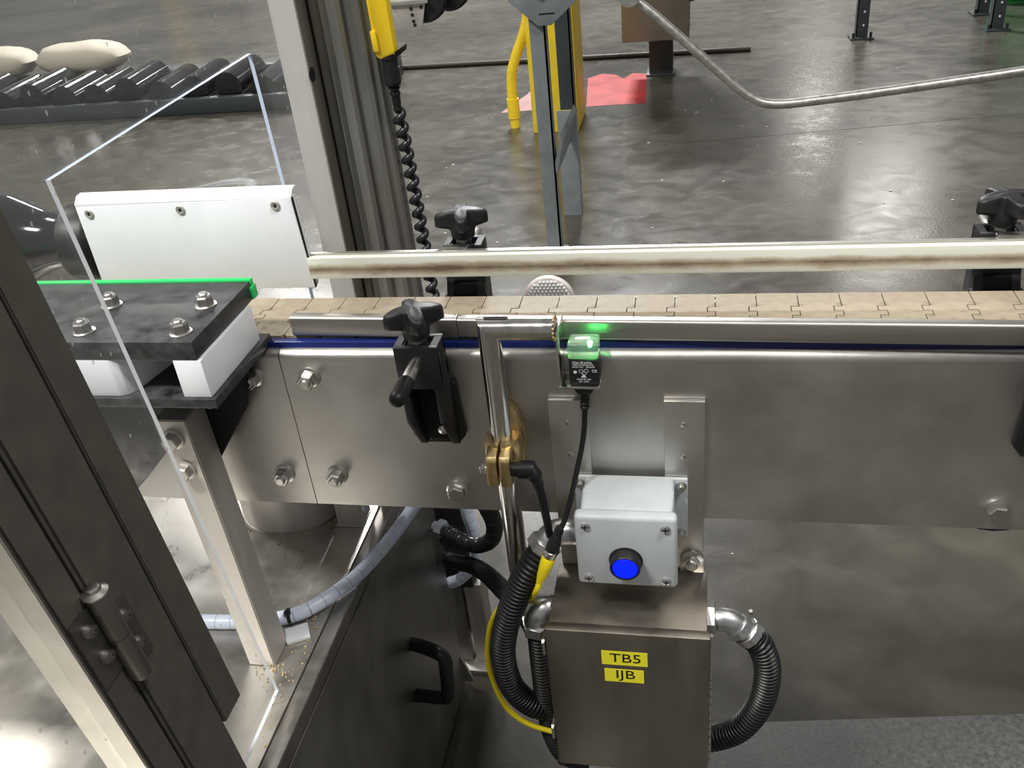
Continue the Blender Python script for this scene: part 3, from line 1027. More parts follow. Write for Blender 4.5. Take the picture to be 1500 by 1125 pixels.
cB = thing('conduit', 'black corrugated conduit dropping from elbow on junction box left side', 'conduit', (0.280, -0.16, 0.41), 'black corrugated conduits')
fit = mk('elbow_fitting', sweep(B(), spline([(0.2988, -0.152, 0.668), (0.291, -0.154, 0.6690), (0.2835, -0.156, 0.665), (0.2800, -0.157, 0.656), (0.2795, -0.157, 0.645)], 0.003), [0.0120, 0.0135, 0.0145] + [0.0150] * 4 + [0.0140] * 30, 20), ZINC, cB)
mk('compression_nut', hexnut(B(), (0.2795, -0.157, 0.652), (0, 0, -1), 0.0300, 0.014, 0.2), ZINC, fit, angle=25)
mk('lock_nut', hexnut(B(), (0.2985, -0.152, 0.668), (-1, 0, 0), 0.028, 0.004, 0.1), ZINC, fit, angle=25)
mk('corrugated_hose', corrugated(B(), [(0.2795, -0.157, 0.640), (0.2785, -0.157, 0.585), (0.2780, -0.154, 0.510), (0.2820, -0.150, 0.455), (0.2930, -0.146, 0.420), (0.315, -0.142, 0.405)], 0.0122), BLACKR, cB)

cC = thing('conduit', 'black corrugated conduit looping at right side of junction box', 'conduit', (0.500, -0.155, 0.46), 'black corrugated conduits')
fit = mk('angle_fitting', sweep(B(), spline([(0.4521, -0.155, 0.668), (0.470, -0.155, 0.668), (0.482, -0.155, 0.6615), (0.494, -0.155, 0.650)], 0.003), [0.0105] * 3 + [0.0120] * 30, 20), ZINC, cC)
mk('lock_nut', hexnut(B(), (0.4522, -0.155, 0.668), (1, 0, 0), 0.030, 0.008, 0.1), ZINC, fit, angle=25)
mk('gland_nut', hexnut(B(), (0.481, -0.155, 0.6620), (0.74, 0, -0.67), 0.0270, 0.009, 0.4), ZINC, fit, angle=25)
mk('compression_nut', lathe(B(), [(0.0140, 0), (0.0155, 0.001), (0.0155, 0.009), (0.0145, 0.010)], (0.4895, -0.155, 0.6545), (0.70, 0, -0.71), 10), ZINC, fit, angle=25)
mk('corrugated_hose', corrugated(B(), [(0.4950, -0.155, 0.6480), (0.506, -0.155, 0.632), (0.5135, -0.155, 0.597), (0.5090, -0.155, 0.549), (0.4900, -0.155, 0.506), (0.4650, -0.153, 0.483), (0.440, -0.15, 0.472)], 0.0138), BLACKR, cC)

cE = thing('conduit', 'black corrugated conduit running from steel cabinet under the conveyor', 'conduit', (0.2, 0.0, 0.30), 'black corrugated conduits')
mk('corrugated_hose', corrugated(B(), [(0.010, 0.308, 0.315), (0.040, 0.280, 0.318), (0.097, 0.200, 0.385), (0.140, 0.130, 0.438), (0.182, 0.060, 0.479), (0.240, -0.060, 0.566), (0.262, -0.105, 0.588), (0.276, -0.122, 0.575)], 0.0130), BLACKR, cE)

cD = thing('coil_cord', 'thick black coiled cord with grey gland curling up under conveyor', 'cord', (0.10, 0.2, 0.40))


def helix(path_pts, rad, pitch, wire, step_per=12, seg=8):
    path = spline(path_pts, pitch / step_per)
    fr = frames(path)
    q = []
    for i, (p, t, n, b) in enumerate(fr):
        th = 2 * PI * i / step_per
        q.append(p + n * (rad * math.cos(th)) + b * (rad * math.sin(th)))
    return sweep(B(), q, wire, seg)


pD = [(0.045, 0.255, 0.405), (0.063, 0.240, 0.408), (0.108, 0.200, 0.427), (0.143, 0.170, 0.465), (0.161, 0.140, 0.520), (0.166, 0.100, 0.588), (0.160, 0.075, 0.640)]
mk('coil', helix(pD, 0.0085, 0.0078, 0.0040), CORD, cD)
gl = mk('gland', hexnut(B(), (0.031, 0.262, 0.405), (1, -0.4, 0), 0.026, 0.013, 0.3), GLAND, cD, angle=25)
mk('gland_tail', lathe(B(), [(0.009, -0.008), (0.009, 0), (0.0115, 0.0005), (0.0115, 0.002)], (0.031, 0.262, 0.405), (1, -0.4, 0), 18), GLAND, gl)

hF = thing('pale_hose', 'pale blue-white hose loop behind the black coiled cord', 'hose', (0.07, 0.28, 0.23))


def segmented(parent, pts, r, seglen, gap, wrap_name, core_name):
    q = spline(pts, seglen / 4)
    mk(core_name, sweep(B(), q, r * 0.93, 12), HOSECORE, parent)
    i = 0
    while i + 4 < len(q):
        p = [v.copy() for v in q[i:i + 5]]
        p[-1] = p[-1].lerp(p[-2], gap)
        mk(wrap_name, sweep(B(), p, [r * 0.985, r, r, r, r * 0.985], 12), HOSE, parent)
        i += 4


segmented(hF, [(0.070, 0.272, 0.56), (0.077, 0.275, 0.50), (0.080, 0.272, 0.436), (0.086, 0.275, 0.383), (0.076, 0.285, 0.316), (0.042, 0.296, 0.262), (0.010, 0.305, 0.238)], 0.0105, 0.018, 0.25, 'wrap_turn', 'core')

# ================================================================== MACHINE CABINET ON THE LEFT
mc = thing('machine_cabinet', 'stainless machine cabinet with grey deck and black handle at lower left', 'cabinet', (-0.4, -0.2, 0.0))
mk('body', box(B(), -1.0, 0.0200, -0.85, 0.29, 0.008, 0.5540, 0.003), DARKSTEEL, mc)
mk('deck_plate', box(B(), -1.0, 0.0010, -0.85, 0.29, 0.5545, 0.5600, 0.001), DECK, mc)
mk('deck_lip', box(B(), 0.0022, 0.0215, -0.85, 0.29, 0.5545, 0.5600, 0.0025), STEELX, mc)
mk('door_panel', box(B(), 0.0202, 0.0225, -0.60, 0.205, 0.03, 0.535, 0.001), DARKSTEEL, mc)
bm = sweep(B(), spline([(0.0225, 0.085, 0.329), (0.045, 0.078, 0.331), (0.070, 0.066, 0.334), (0.0800, 0.061, 0.327), (0.0800, 0.058, 0.300), (0.0790, 0.055, 0.272), (0.0760, 0.055, 0.253), (0.064, 0.058, 0.246), (0.045, 0.060, 0.244), (0.0225, 0.062, 0.242)], 0.004), 0.0105, 8)
mk('handle', bm, BLACKP, mc, angle=60)
mk('foot', prism(B(), [(0.0205, 0.02), (0.040, 0.02), (0.0205, 0.085)], 'Y', 0.278, 0.284), STEEL, mc, smooth=False)
pil = thing('turret_drum', 'round stainless turret pillar standing on machine deck under the conveyor', 'pillar', (-0.125, 0.135, 0.56))
mk('drum', lathe(B(), [(0.078, 0), (0.078, 0.18)], (-0.125, 0.135, 0.5602), (0, 0, 1), 64), PALESTEEL, pil)
mk('base_ring', lathe(B(), [(0.079, 0), (0.079, 0.004)], (-0.125, 0.135, 0.5601), (0, 0, 1), 64), STEEL, pil)
lg = thing('square_support', 'short square stainless pillar beside the round turret pillar', 'pillar', (-0.03, 0.098, 0.56))
mk('tube', box(B(), -0.0440, -0.0080, 0.080, 0.118, 0.5601, 0.7524, 0.003), PALESTEEL, lg)
mk('weld_foot', box(B(), -0.0455, -0.0065, 0.0785, 0.1195, 0.5601, 0.5625, 0.001), STEEL, lg)

# hose lying across the deck
dh = thing('wrapped_hose', 'bluish-white spiral wrapped hose arcing across the machine deck', 'hose', (0.0, -0.05, 0.56))
segmented(dh, [(-0.30, -0.117, 0.5695), (-0.20, -0.115, 0.5695), (-0.146, -0.114, 0.5695), (-0.095, -0.110, 0.5695), (-0.041, -0.098, 0.5705), (-0.010, -0.075, 0.573), (0.0200, -0.031, 0.574), (0.0390, 0.023, 0.574), (0.0520, 0.075, 0.574), (0.0605, 0.120, 0.575), (0.064, 0.142, 0.576)], 0.0090, 0.019, 0.12, 'wrap_turn', 'core')
ct = thing('cable_tie_mount', 'white square cable tie mount with black tie on machine deck', 'cable tie', (-0.030, -0.117, 0.56))
bm = box(B(), -0.014, 0.014, -0.012, 0.012, 0.0002, 0.0055, 0.001)
bmesh.ops.rotate(bm, verts=bm.verts, cent=(0, 0, 0), matrix=Matrix.Rotation(0.5, 3, 'Z'))
bmesh.ops.translate(bm, verts=bm.verts, vec=(-0.025, -0.1175, 0.56))
mk('pad', bm, UHMW, ct)
bm = B()
fr = Vector((0.9, 0.3, 0)).normalized()
for k in range(24):
    th0, th1 = 2 * PI * k / 24, 2 * PI * (k + 1) / 24
    c0 = Vector((-0.041, -0.098, 0.5710))
    nn = Vector((-fr.y, fr.x, 0))
    vs = []
    for th, w in ((th0, -1), (th0, 1), (th1, 1), (th1, -1)):
        vs.append(bm.verts.new(c0 + fr * (0.0022 * w) + nn * (0.0097 * math.cos(th)) + Vector((0, 0, 0.0097 * math.sin(th)))))
    bm.faces.new(vs)
mk('tie_band', bm, BLACKP, ct)
bm = box(B(), -0.0035, 0.0035, -0.003, 0.003, -0.003, 0.003, 0.0006)
bmesh.ops.translate(bm, verts=bm.verts, vec=(-0.0395, -0.1035, 0.5815))
mk('tie_head', bm, BLACKP, ct)

# crumbs scattered on the deck
bm = B()
random.seed(3)
for k in range(150):
    if k < 60:
        x, y = random.gauss(-0.012, 0.010), random.uniform(-0.29, -0.06)
    elif k < 95:
        x, y = random.gauss(-0.035, 0.012), random.gauss(-0.172, 0.006)
    elif k < 120:
        th = random.uniform(-2.4, -0.3)
        x, y = -0.125 + 0.084 * math.cos(th), 0.135 + 0.084 * math.sin(th)
    else:
        x, y = random.uniform(-0.15, 0.0), random.uniform(-0.1, 0.1)
    s = random.uniform(0.0006, 0.0017)
    if x > 0:
        x = -abs(x) * 0.3
    r = bmesh.ops.create_icosphere(bm, subdivisions=1, radius=s)
    bmesh.ops.translate(bm, verts=r['verts'], vec=(x, y, 0.5600 + s * 0.6))
mk('crumbs', bm, DEBRIS, kind='stuff', label='pale crumbs scattered over the machine deck', cat='crumbs', loc=(-0.02, -0.1, 0.56))

# ================================================================== INFEED GUIDE (black plates, white blocks)
ig = thing('infeed_guide', 'black plate infeed guide with green edge strip and white spacer blocks', 'guide', (-0.14, -0.14, 0.80))
mk('top_plate', box(B(), -0.50, 0.0190, -0.2050, -0.0855, 0.9930, 1.0110, 0.0008), SCUFF, ig)
bm = B()
box(bm, -0.50, 0.0195, -0.0853, -0.0795, 0.9925, 1.0125, 0.0008)
box(bm, 0.0140, 0.0215, -0.0900, -0.0797, 0.9940, 1.0060, 0.0006)
mk('edge_strip', bm, GREEN, ig, label='bright green edge strip')
mk('bottom_plate', box(B(), -0.50, 0.0265, -0.2080, -0.0865, 0.9455, 0.9550, 0.0008), SCUFF, ig)
mk('spacer_block', box(B(), -0.0050, 0.0220, -0.2050, -0.100, 0.9552, 0.9928, 0.001), UHMW, ig)
mk('spacer_block', prism(B(), [(-0.16, -0.205), (-0.068, -0.205), (-0.061, -0.202), (-0.056, -0.194), (-0.045, -0.13), (-0.045, -0.100), (-0.16, -0.100)], 'Z', 0.9552, 0.9928, 0.001), UHMW, ig)
for (x, y, rot) in ((-0.0010, -0.137, 0.2), (0.0010, -0.189, 0.5), (-0.0990, -0.135, 0.35), (-0.0950, -0.187, 0.1)):
    bolt(ig, (x, y, 1.0110), (0, 0, 1), 0.0140, 0.009, True, True, rot, 'nut')
mk('hex_head', hexnut(B(), (0.012, -0.195, 0.9454), (0, 0, -1), 0.012, 0.005), BOLT, ig, angle=25)
mk('hanger_block', prism(B(), [(-0.075, 0.9454), (0.012, 0.9454), (0.002, 0.893), (-0.047, 0.826), (-0.075, 0.826)], 'Y', -0.1195, -0.1275, 0.0008), BLACKMAT, ig, smooth=False)
mk('hanger_plate', prism(B(), [(-0.42, 0.9454), (-0.0755, 0.9454), (-0.0755, 0.870), (-0.105, 0.835), (-0.165, 0.775), (-0.42, 0.775)], 'Y', -0.105, -0.118, 0.0008), SCUFF, ig)

sp = thing('support_post', 'square stainless post with two hex bolts under the black infeed guide', 'post', (-0.055, -0.145, 0.56))
bm = B()
vb = [(-0.066, -0.166), (-0.034, -0.166), (-0.034, -0.128), (-0.066, -0.128)]
vt = [(-0.076, -0.166), (-0.042, -0.166), (-0.042, -0.128), (-0.076, -0.128)]
v0 = [bm.verts.new((x, y, 0.5602)) for x, y in vb]
v1 = [bm.verts.new((x, y, 0.9025)) for x, y in vt]
bm.faces.new(v0)
bm.faces.new(v1)
for k in range(4):
    bm.faces.new((v0[k], v0[(k + 1) % 4], v1[(k + 1) % 4], v1[k]))
bmesh.ops.bevel(bm, geom=list(bm.edges), offset=0.0012, segments=2, affect='EDGES')
mk('bar', bm, PALESTEEL, sp)
for z, x in ((0.881, -0.0600), (0.844, -0.0585)):
    bolt(sp, (x, -0.166, z), (0, -1, 0), 0.0155, 0.009, False, True, 0.3, 'hex_bolt', PALESTEEL)

# ------------------------------------------------------------------ white guard beside the chain
wg = thing('side_guard', 'white plastic guard plate with three screws beyond the chain inlet', 'guard', (-0.08, 0.0, 0.958))
bm = B()
prism(bm, [(-0.207, 0.962), (0.0425, 0.962), (0.0425, 0.964), (0.0385, 1.0620), (-0.207, 1.0600)], 'Y', 0.0002, 0.012, 0.0008)
mk('face_plate', bm, UHMW, wg)
bm = prism(B(), [(0.0005, 1.0600), (0.0005, 1.0625), (0.008, 1.0690), (0.016, 1.0700), (0.016, 1.0680), (0.009, 1.0668), (0.003, 1.0600)], 'X', -0.207, 0.0390)
mk('bent_lip', bm, UHMW, wg)
mk('end_edge', prism(B(), [(0.0425, 0.962), (0.0435, 0.962), (0.0398, 1.062), (0.0388, 1.062)], 'Y', 0.001, 0.004), BLACKP, wg, smooth=False)
for x in (-0.193, -0.086, 0.0205):
    s = mk('screw', lathe(B(), [(0.0052, 0), (0.0050, 0.0010), (0.0042, 0.0016), (0.0018, 0.0012), (0.0015, 0.0004)], (x, 0.0002, 1.0520 + 0.012 * (x + 0.19)), (0, -1, 0), 18), PALESTEEL, wg)
    mk('screw_socket', lathe(B(), [(0.0016, 0), (0.0016, 0.0016)], (x, 0.0001, 1.0520 + 0.012 * (x + 0.19)), (0, -1, 0), 6), BLACKMAT, s)
mk('standoff', box(B(), -0.15, -0.12, 0.012, 0.06, 0.975, 0.995), STEEL, wg, smooth=False)
mk('standoff', box(B(), -0.02, 0.01, 0.012, 0.06, 0.975, 0.995), STEEL, wg, smooth=False)

rg = thing('clear_ring', 'clear plastic ring rising behind the white guard plate', 'ring', (-0.085, 0.045, 1.05))
bm = B()
pr = [(0.044, 0), (0.054, 0), (0.054, 0.004), (0.044, 0.004)]
rings = []
for k in range(48):
    th = 2 * PI * k / 48
    rings.append([bm.verts.new((-0.082 + rr * math.cos(th), 0.055 + rr * 0.85 * math.sin(th), 1.046 + h + 0.30 * rr * math.cos(th) * 0.35)) for rr, h in pr])
for k in range(48):
    for i in range(4):
        bm.faces.new((rings[k][i], rings[k][(i + 1) % 4], rings[(k + 1) % 48][(i + 1) % 4], rings[(k + 1) % 48][i]))
mk('ring_band', bm, RINGCLEAR, rg)

hub = thing('spool_hub', 'glossy black spool-shaped hub left of the white guard plate', 'hub', (-0.27, 0.035, 0.955))
mk('spool', lathe(B(), [(0.030, -0.44), (0.052, -0.40), (0.056, -0.355), (0.052, -0.330), (0.040, -0.305), (0.033, -0.285), (0.031, -0.265), (0.033, -0.255)], (0, 0.045, 1.005), (1, 0, 0), 40), GLOSSBLACK, hub, angle=80)
mk('end_disc', lathe(B(), [(0.036, -0.255), (0.043, -0.252), (0.043, -0.222), (0.041, -0.219)], (0, 0.045, 1.003), (1, 0, 0), 40), BLACKP, hub)
mk('shaft', lathe(B(), [(0.012, -0.225), (0.012, -0.18)], (0, 0.045, 1.003), (1, 0, 0), 20), BOLT, hub)

# ================================================================== CLEAR GUARD PANEL with cut-out for the conveyor
gp = thing('acrylic_guard', 'large scratched clear guard panel with cut-out around the conveyor', 'guard panel', (0.0, -0.1, 0.586))


def lean(z):
    return -0.094 * (z - 0.593)


prof = [(-0.3125 + lean(0.586), 0.586), (-0.223, 0.592), (-0.278, 1.1805), (0.0630, 1.1900), (0.0760, 0.90), (0.0780, 0.590), (0.1330, 0.590), (0.1330, 1.75), (-0.3125 + lean(1.75), 1.75)]
bm = prism(B(), prof, 'X', -0.002, 0.002)
for f in bm.faces:
    n = f.normal
    f.normal_update()
    c = f.calc_center_median()
    f.material_index = 0
for f in bm.faces:
    if abs(f.normal.x) < 0.5:
        c = f.calc_center_median()
        f.material_index = 0 if (c.y > 0.1 or c.y < -0.295 or c.z > 1.5) else (1 if c.y > -0.15 else 2)
mk('clear_sheet', bm, [SHEET, SHEETEDGE, SHEETEDGEW], gp, smooth=False)

gf = thing('hinged_guard', 'dark guard post with hinged door frame at the near left', 'guard frame', (0.0, -0.38, 0.30))


def upright(x0, x1, y0, y1, z0, z1, bev=0.003):
    """square section following the slight lean of the guard"""
    bm = box(B(), x0, x1, y0, y1, 0, 1, 0)
    for v in bm.verts:
        z = z0 + v.co.z * (z1 - z0)
        v.co = Vector((v.co.x, v.co.y + lean(z), z))
    bmesh.ops.bevel(bm, geom=list(bm.edges), offset=bev, segments=2, affect='EDGES')
    return bm


mk('post', upright(-0.032, 0.0080, -0.3735, -0.3145, 0.5603, 1.80), FRAME, gf)
mk('clamp_strip', upright(0.0030, 0.0082, -0.3140, -0.2815, 0.665, 1.80, 0.0012), FRAME, gf)
dr = mk('door_stile', upright(-0.032, 0.0080, -0.4065, -0.3765, 0.57, 1.80), FRAME, gf)
mk('stile_edge', upright(-0.0315, 0.0072, -0.4090, -0.4068, 0.57, 1.80, 0.0005), FRAMEEDGE, dr)
mk('door_sheet', upright(-0.014, -0.010, -1.30, -0.4092, 0.57, 1.80, 0.0005), DOORSHEET, dr, smooth=False)

hz, hy = 0.865, -0.3655 + lean(0.865)
hg = thing('hinge', 'dark steel butt hinge with four screws on the near guard post', 'hinge', (0.0, hy, 0.80))
LZ = Vector((0, -0.094, 1)).normalized()
hc = Vector((0.0165, -0.3750 + lean(0.822), 0.822))
k1 = mk('knuckle', lathe(B(), [(0.0078, 0.0), (0.0082, 0.001), (0.0082, 0.0485)], hc, LZ, 24), DARKSTEEL, hg)
mk('knuckle', lathe(B(), [(0.0082, 0.0490), (0.0082, 0.094), (0.0076, 0.095)], hc, LZ, 24), DARKSTEEL, hg)
mk('pin_head', lathe(B(), [(0.0100, 0.095), (0.0100, 0.0965), (0.0060, 0.0985), (0.0052, 0.101), (0.0030, 0.102)], hc, LZ, 24), BOLT, hg)


def leaf(y0, y1, z0, z1):
    bm = box(B(), 0.0083, 0.0105, y0 - 0.0095, y1 - 0.0095, 0, 1, 0)
    for v in bm.verts:
        z = z0 + v.co.z * (z1 - z0)
        v.co = Vector((v.co.x, v.co.y + lean(z), z))
    return bm


mk('leaf', leaf(-0.394, -0.368, 0.838, 0.908), DARKSTEEL, hg, smooth=False)
mk('leaf', leaf(-0.363, -0.338, 0.820, 0.885), DARKSTEEL, hg, smooth=False)
for y, z in ((-0.383, 0.888), (-0.381, 0.857), (-0.350, 0.868), (-0.350, 0.836)):
    mk('hinge_screw', lathe(B(), [(0.0062, 0), (0.0062, 0.0015), (0.0052, 0.0035), (0.0050, 0.0055), (0.0018, 0.0066), (0.0016, 0.0050)], (0.0106, y - 0.0095 + lean(z), z + 0.005), (1, 0, 0), 18), DARKSTEEL, hg)

# ================================================================== MAST
ms = thing('mast', 'tall grooved aluminium mast with pale square tube behind the conveyor', 'mast', (0.06, 0.17, 0.56))
bm = box(B(), -0.0020, 0.0270, 0.1345, 0.1720, 0.5602, 1.75, 0.0008)
mk('square_tube', bm, TUBEPALE, ms)
mk('side_face', box(B(), 0.0271, 0.0285, 0.1350, 0.1720, 0.5602, 1.75), OLIVE, ms, smooth=False)  # darker olive layer over the right face of the square tube
mk('tube_hole', lathe(B(), [(0.0075, 0), (0.0075, 0.0012)], (0.0284, 0.139, 1.150), (1, 0, 0), 20), BLACKMAT, ms)
# ribbed profile of the extrusion, seen from above
pf = [(0.0290, 0.165), (0.0330, 0.158), (0.0400, 0.156), (0.0430, 0.160), (0.0460, 0.160), (0.0480, 0.152), (0.0560, 0.147), (0.0660, 0.147), (0.0700, 0.151), (0.0710, 0.156), (0.0780, 0.156), (0.0800, 0.150), (0.0860, 0.148), (0.0910, 0.150), (0.0930, 0.156), (0.0980, 0.157), (0.1010, 0.160), (0.1020, 0.166), (0.1020, 0.172), (0.0980, 0.185), (0.0290, 0.185)]
mk('extrusion', prism(B(), pf, 'Z', 0.640, 1.75), ALU, ms, angle=30)
mk('mounting_arm', box(B(), 0.040, 0.095, 0.0205, 0.146, 0.80, 0.85, 0.002), STEEL, ms)

# interlock switch and stretched coil cord along the mast
il = thing('interlock_switch', 'yellow interlock switch body with black gland on the mast', 'switch', (0.116, 0.16, 1.13))
bm = prism(B(), [(0.1035, 1.1640), (0.1075, 1.1600), (0.1240, 1.1650), (0.1255, 1.1690), (0.1230, 1.40), (0.1005, 1.40)], 'Y', 0.140, 0.1555, 0.0025)
mk('housing', bm, YELLOWP, il)
mk('tab', prism(B(), [(0.1030, 1.1690), (0.1090, 1.1690), (0.1080, 1.190), (0.1025, 1.190)], 'Y', 0.137, 0.141, 0.0008), YELLOWP, il)
mk('gland_body', lathe(B(), [(0.0085, 0), (0.0085, 0.012), (0.0095, 0.0125), (0.0095, 0.016)], (0.1150, 0.150, 1.147), (0, 0, 1), 20), BLACKP, il)
mk('gland_hex', hexnut(B(), (0.1150, 0.150, 1.150), (0, 0, -1), 0.018, 0.018, 0.3), BLACKP, il, angle=25)
mk('lever_arm', prism(B(), [(0.118, 1.156), (0.133, 1.166), (0.134, 1.172), (0.122, 1.165)], 'Y', 0.150, 0.160, 0.001), BLACKP, il)
q = spline([(0.1150, 0.151, 1.133), (0.1130, 0.156, 1.100)], 0.0018)
mk('bend_relief', sweep(B(), q, [0.0072 - 0.0002 * i if (i // 2) % 2 else 0.0048 for i in range(len(q))], 14), BLACKP, il)
cc = thing('coil_cord', 'long black coiled cord hanging beside the mast below the yellow switch', 'cord', (0.122, 0.155, 0.55))
mk('coil', helix([(0.1128, 0.157, 1.102), (0.1120, 0.168, 1.037), (0.1135, 0.170, 0.961), (0.1150, 0.170, 0.875), (0.118, 0.170, 0.78), (0.120, 0.168, 0.68)], 0.0043, 0.0165, 0.0044, 14, 10), CORD, cc)

# conveyor leg behind the cabinet
cl = thing('conveyor_support', 'dark conveyor support leg under an added shade block behind the machine cabinet', 'column', (0.03, 0.35, 0.0))
mk('gap_shade_box', box(B(), -0.004, 0.052, 0.325, 0.375, 0.21, 0.62, 0.003), BLACKMAT, cl)  # black box added to make the dark gap behind the cabinet
mk('channel', box(B(), 0.000, 0.026, 0.332, 0.372, 0.012, 0.209, 0.002), DARKSTEEL, cl)
mk('channel', box(B(), 0.031, 0.062, 0.335, 0.378, 0.012, 0.209, 0.002), STEELZ, cl)
mk('foot_plate', box(B(), -0.02, 0.08, 0.31, 0.40, 0.0, 0.0118, 0.002), STEEL, cl)

# ================================================================== FLOOR ITEMS AND BACKGROUND
bm = box(B(), 0.0, 2.6, -0.9, 0.0, 0.0, 0.006, 0.002)
bmesh.ops.rotate(bm, verts=bm.verts, cent=(0, 0, 0), matrix=Matrix.Rotation(0.138, 3, 'Z'))
bmesh.ops.translate(bm, verts=bm.verts, vec=(0.24, 0.208, 0.0002))
mk('floor_mat', bm, MATTING, loc=(0.6, -0.1, 0), label='rough dark floor mat at the bottom right under conveyor', cat='floor mat')

bm = B()
ptsr = [(-0.18, 4.26), (0.143, 4.27), (0.118, 4.93), (0.03, 4.97), (-0.02, 4.84), (-0.07, 4.95), (-0.16, 5.0), (-0.24, 4.9)]
prism(bm, ptsr, 'Z', 0.0002, 0.0012)
mk('floor_paint_patch', bm, RED, loc=(0, 4.5, 0), smooth=False, label='bright red painted patch on floor right of yellow column', cat='floor paint')
bm = B()
prism(bm, [(-0.66, 4.22), (-0.44, 4.25), (-0.40, 4.90), (-0.52, 5.02), (-0.57, 4.6)], 'Z', 0.0002, 0.0012)
mk('floor_paint_patch', bm, PINK, loc=(-0.5, 4.6, 0), smooth=False, label='worn pink painted patch on floor left of yellow column', cat='floor paint')
bm = lathe(B(), [(0.016, 0), (0.016, 2.45)], (-1.70, 5.46, 0.0162), (2.45, -0.10, 0), 10)
mk('steel_rod', bm, RUSTROD, loc=(-0.4, 5.4, 0), label='long thin dark steel rod lying across the concrete floor', cat='rod')
bm = B()
random.seed(11)
for k in range(90):
    x, y = random.uniform(-1, 2.4), random.uniform(0.4, 5)
    s = random.uniform(0.002, 0.006)
    r = bmesh.ops.create_icosphere(bm, subdivisions=1, radius=s)
    bmesh.ops.scale(bm, verts=r['verts'], vec=(random.uniform(0.6, 1.6), 1, 0.4))
    bmesh.ops.translate(bm, verts=r['verts'], vec=(x, y, s * 0.35))
mk('floor_litter', bm, mat('pale_litter', (0.6, 0.58, 0.52), 0.8), kind='stuff', loc=(0.5, 2, 0), label='tiny pale litter scattered over the concrete floor', cat='litter')

# yellow column and its pipe
yc = thing('column_guard', 'yellow painted square column with curved yellow pipe on the floor', 'column', (-0.29, 3.95, 0.0))
mk('column', box(B(), -0.405, -0.170, 3.80, 4.14, 0.0, 2.2, 0.006), YELLOW, yc)
mk('pipe', tube(B(), [(-0.522, 3.93, 0.0), (-0.526, 3.93, 0.13), (-0.518, 3.93, 0.27), (-0.483, 3.93, 0.37), (-0.444, 3.93, 0.45), (-0.415, 3.93, 0.53), (-0.398, 3.93, 0.62)], 0.026, 0.02), YELLOW, yc)
mk('pipe_collar', lathe(B(), [(0.032, 0), (0.032, 0.10)], (-0.5245, 3.93, 0.05), (0, 0, 1), 18), YELLOW, yc)

# grey stand with gusset
gs = thing('equipment_stand', 'grey painted steel stand with octagonal gusset plate before the yellow column', 'stand', (-0.05, 2.45, 0.0))


def angle_leg(x0, x1, y, dep, z0, z1, m, ):
    bm = B()
    box(bm, x0, x1, y, y + 0.006, z0, z1)
    box(bm, x1 - 0.006, x1, y, y + dep, z0, z1)
    return mk('leg', bm, m, gs, smooth=False)


l1 = angle_leg(-0.108, -0.056, 2.26, 0.05, 0.0, 0.95, GREYSTAND)
mk('leg_foot', box(B(), -0.12, -0.04, 2.23, 2.33, 0.0, 0.008), GREYSTAND, l1, smooth=False)
bm = B()
box(bm, -0.085, -0.030, 2.66, 2.666, 0.42, 1.0)
box(bm, -0.036, -0.030, 2.66, 2.72, 0.0, 1.0)
mk('rear_leg', bm, SLATE, gs, smooth=False)
bm = B()
box(bm, -0.098, -0.026, 2.645, 2.652, 0.0, 0.42)
box(bm, -0.032, -0.026, 2.65, 2.70, 0.0, 0.42)
mk('sleeve', bm, GREYSTAND, gs, smooth=False)
bm = prism(B(), [(-0.165, 1.00), (-0.165, 0.885), (-0.075, 0.805), (-0.030, 0.805), (0.050, 0.870), (0.055, 1.00)], 'Y', 2.235, 2.245, 0.002)
gu = mk('gusset', bm, GREYSTAND, gs)
mk('gusset_bolt', lathe(B(), [(0.012, 0), (0.012, 0.006), (0.007, 0.009)], (-0.055, 2.235, 0.893), (0, -1, 0), 6), BOLT, gu)
mk('gusset_slot', box(B(), -0.068, -0.018, 2.2345, 2.236, 0.838, 0.843), BLACKMAT, gu, smooth=False)
mk('diagonal_brace', prism(B(), [(-0.060, 0.33), (-0.052, 0.30), (-0.024, 0.42), (-0.032, 0.44)], 'Y', 2.26, 2.66), GREYSTAND, gs, smooth=False)

# bent pipe
bp = thing('bent_pipe', 'bent galvanised pipe crossing above the floor at the upper right', 'pipe', (0.62, 2.1, 0.5))
mk('pipe', tube(B(), [(0.10, 2.1, 0.99), (0.216, 2.1, 0.905), (0.306, 2.1, 0.835), (0.45, 2.1, 0.703), (0.535, 2.1, 0.624), (0.585, 2.1, 0.583), (0.63, 2.1, 0.560), (0.69, 2.1, 0.554), (0.78, 2.1, 0.559), (1.0, 2.1, 0.578), (1.37, 2.1, 0.615), (1.9, 2.1, 0.67)], 0.0145, 0.012), PIPE, bp)
mk('end_clamp', lathe(B(), [(0.034, -0.010), (0.036, -0.004), (0.036, 0.004), (0.034, 0.010)], (0.232, 2.075, 0.905), (0, 1, 0), 20), ZINC, bp)

# hanging cabinet on black pedestal
hb = thing('pedestal_cabinet', 'brownish steel cabinet on short black pedestal behind the bent pipe', 'cabinet', (0.2, 4.8, 0.0))
mk('housing', box(B(), 0.005, 0.375, 4.55, 5.0, 0.265, 1.3, 0.004), BROWNBOX, hb)
mk('side_flange', box(B(), 0.376, 0.400, 4.60, 4.95, 0.45, 1.3, 0.002), BROWNBOX, hb)
mk('pedestal', box(B(), 0.135, 0.275, 4.88, 5.02, 0.012, 0.264, 0.004), SLATE, hb)
mk('pedestal_foot', box(B(), 0.115, 0.290, 4.86, 5.04, 0.0, 0.012, 0.002), SLATE, hb)

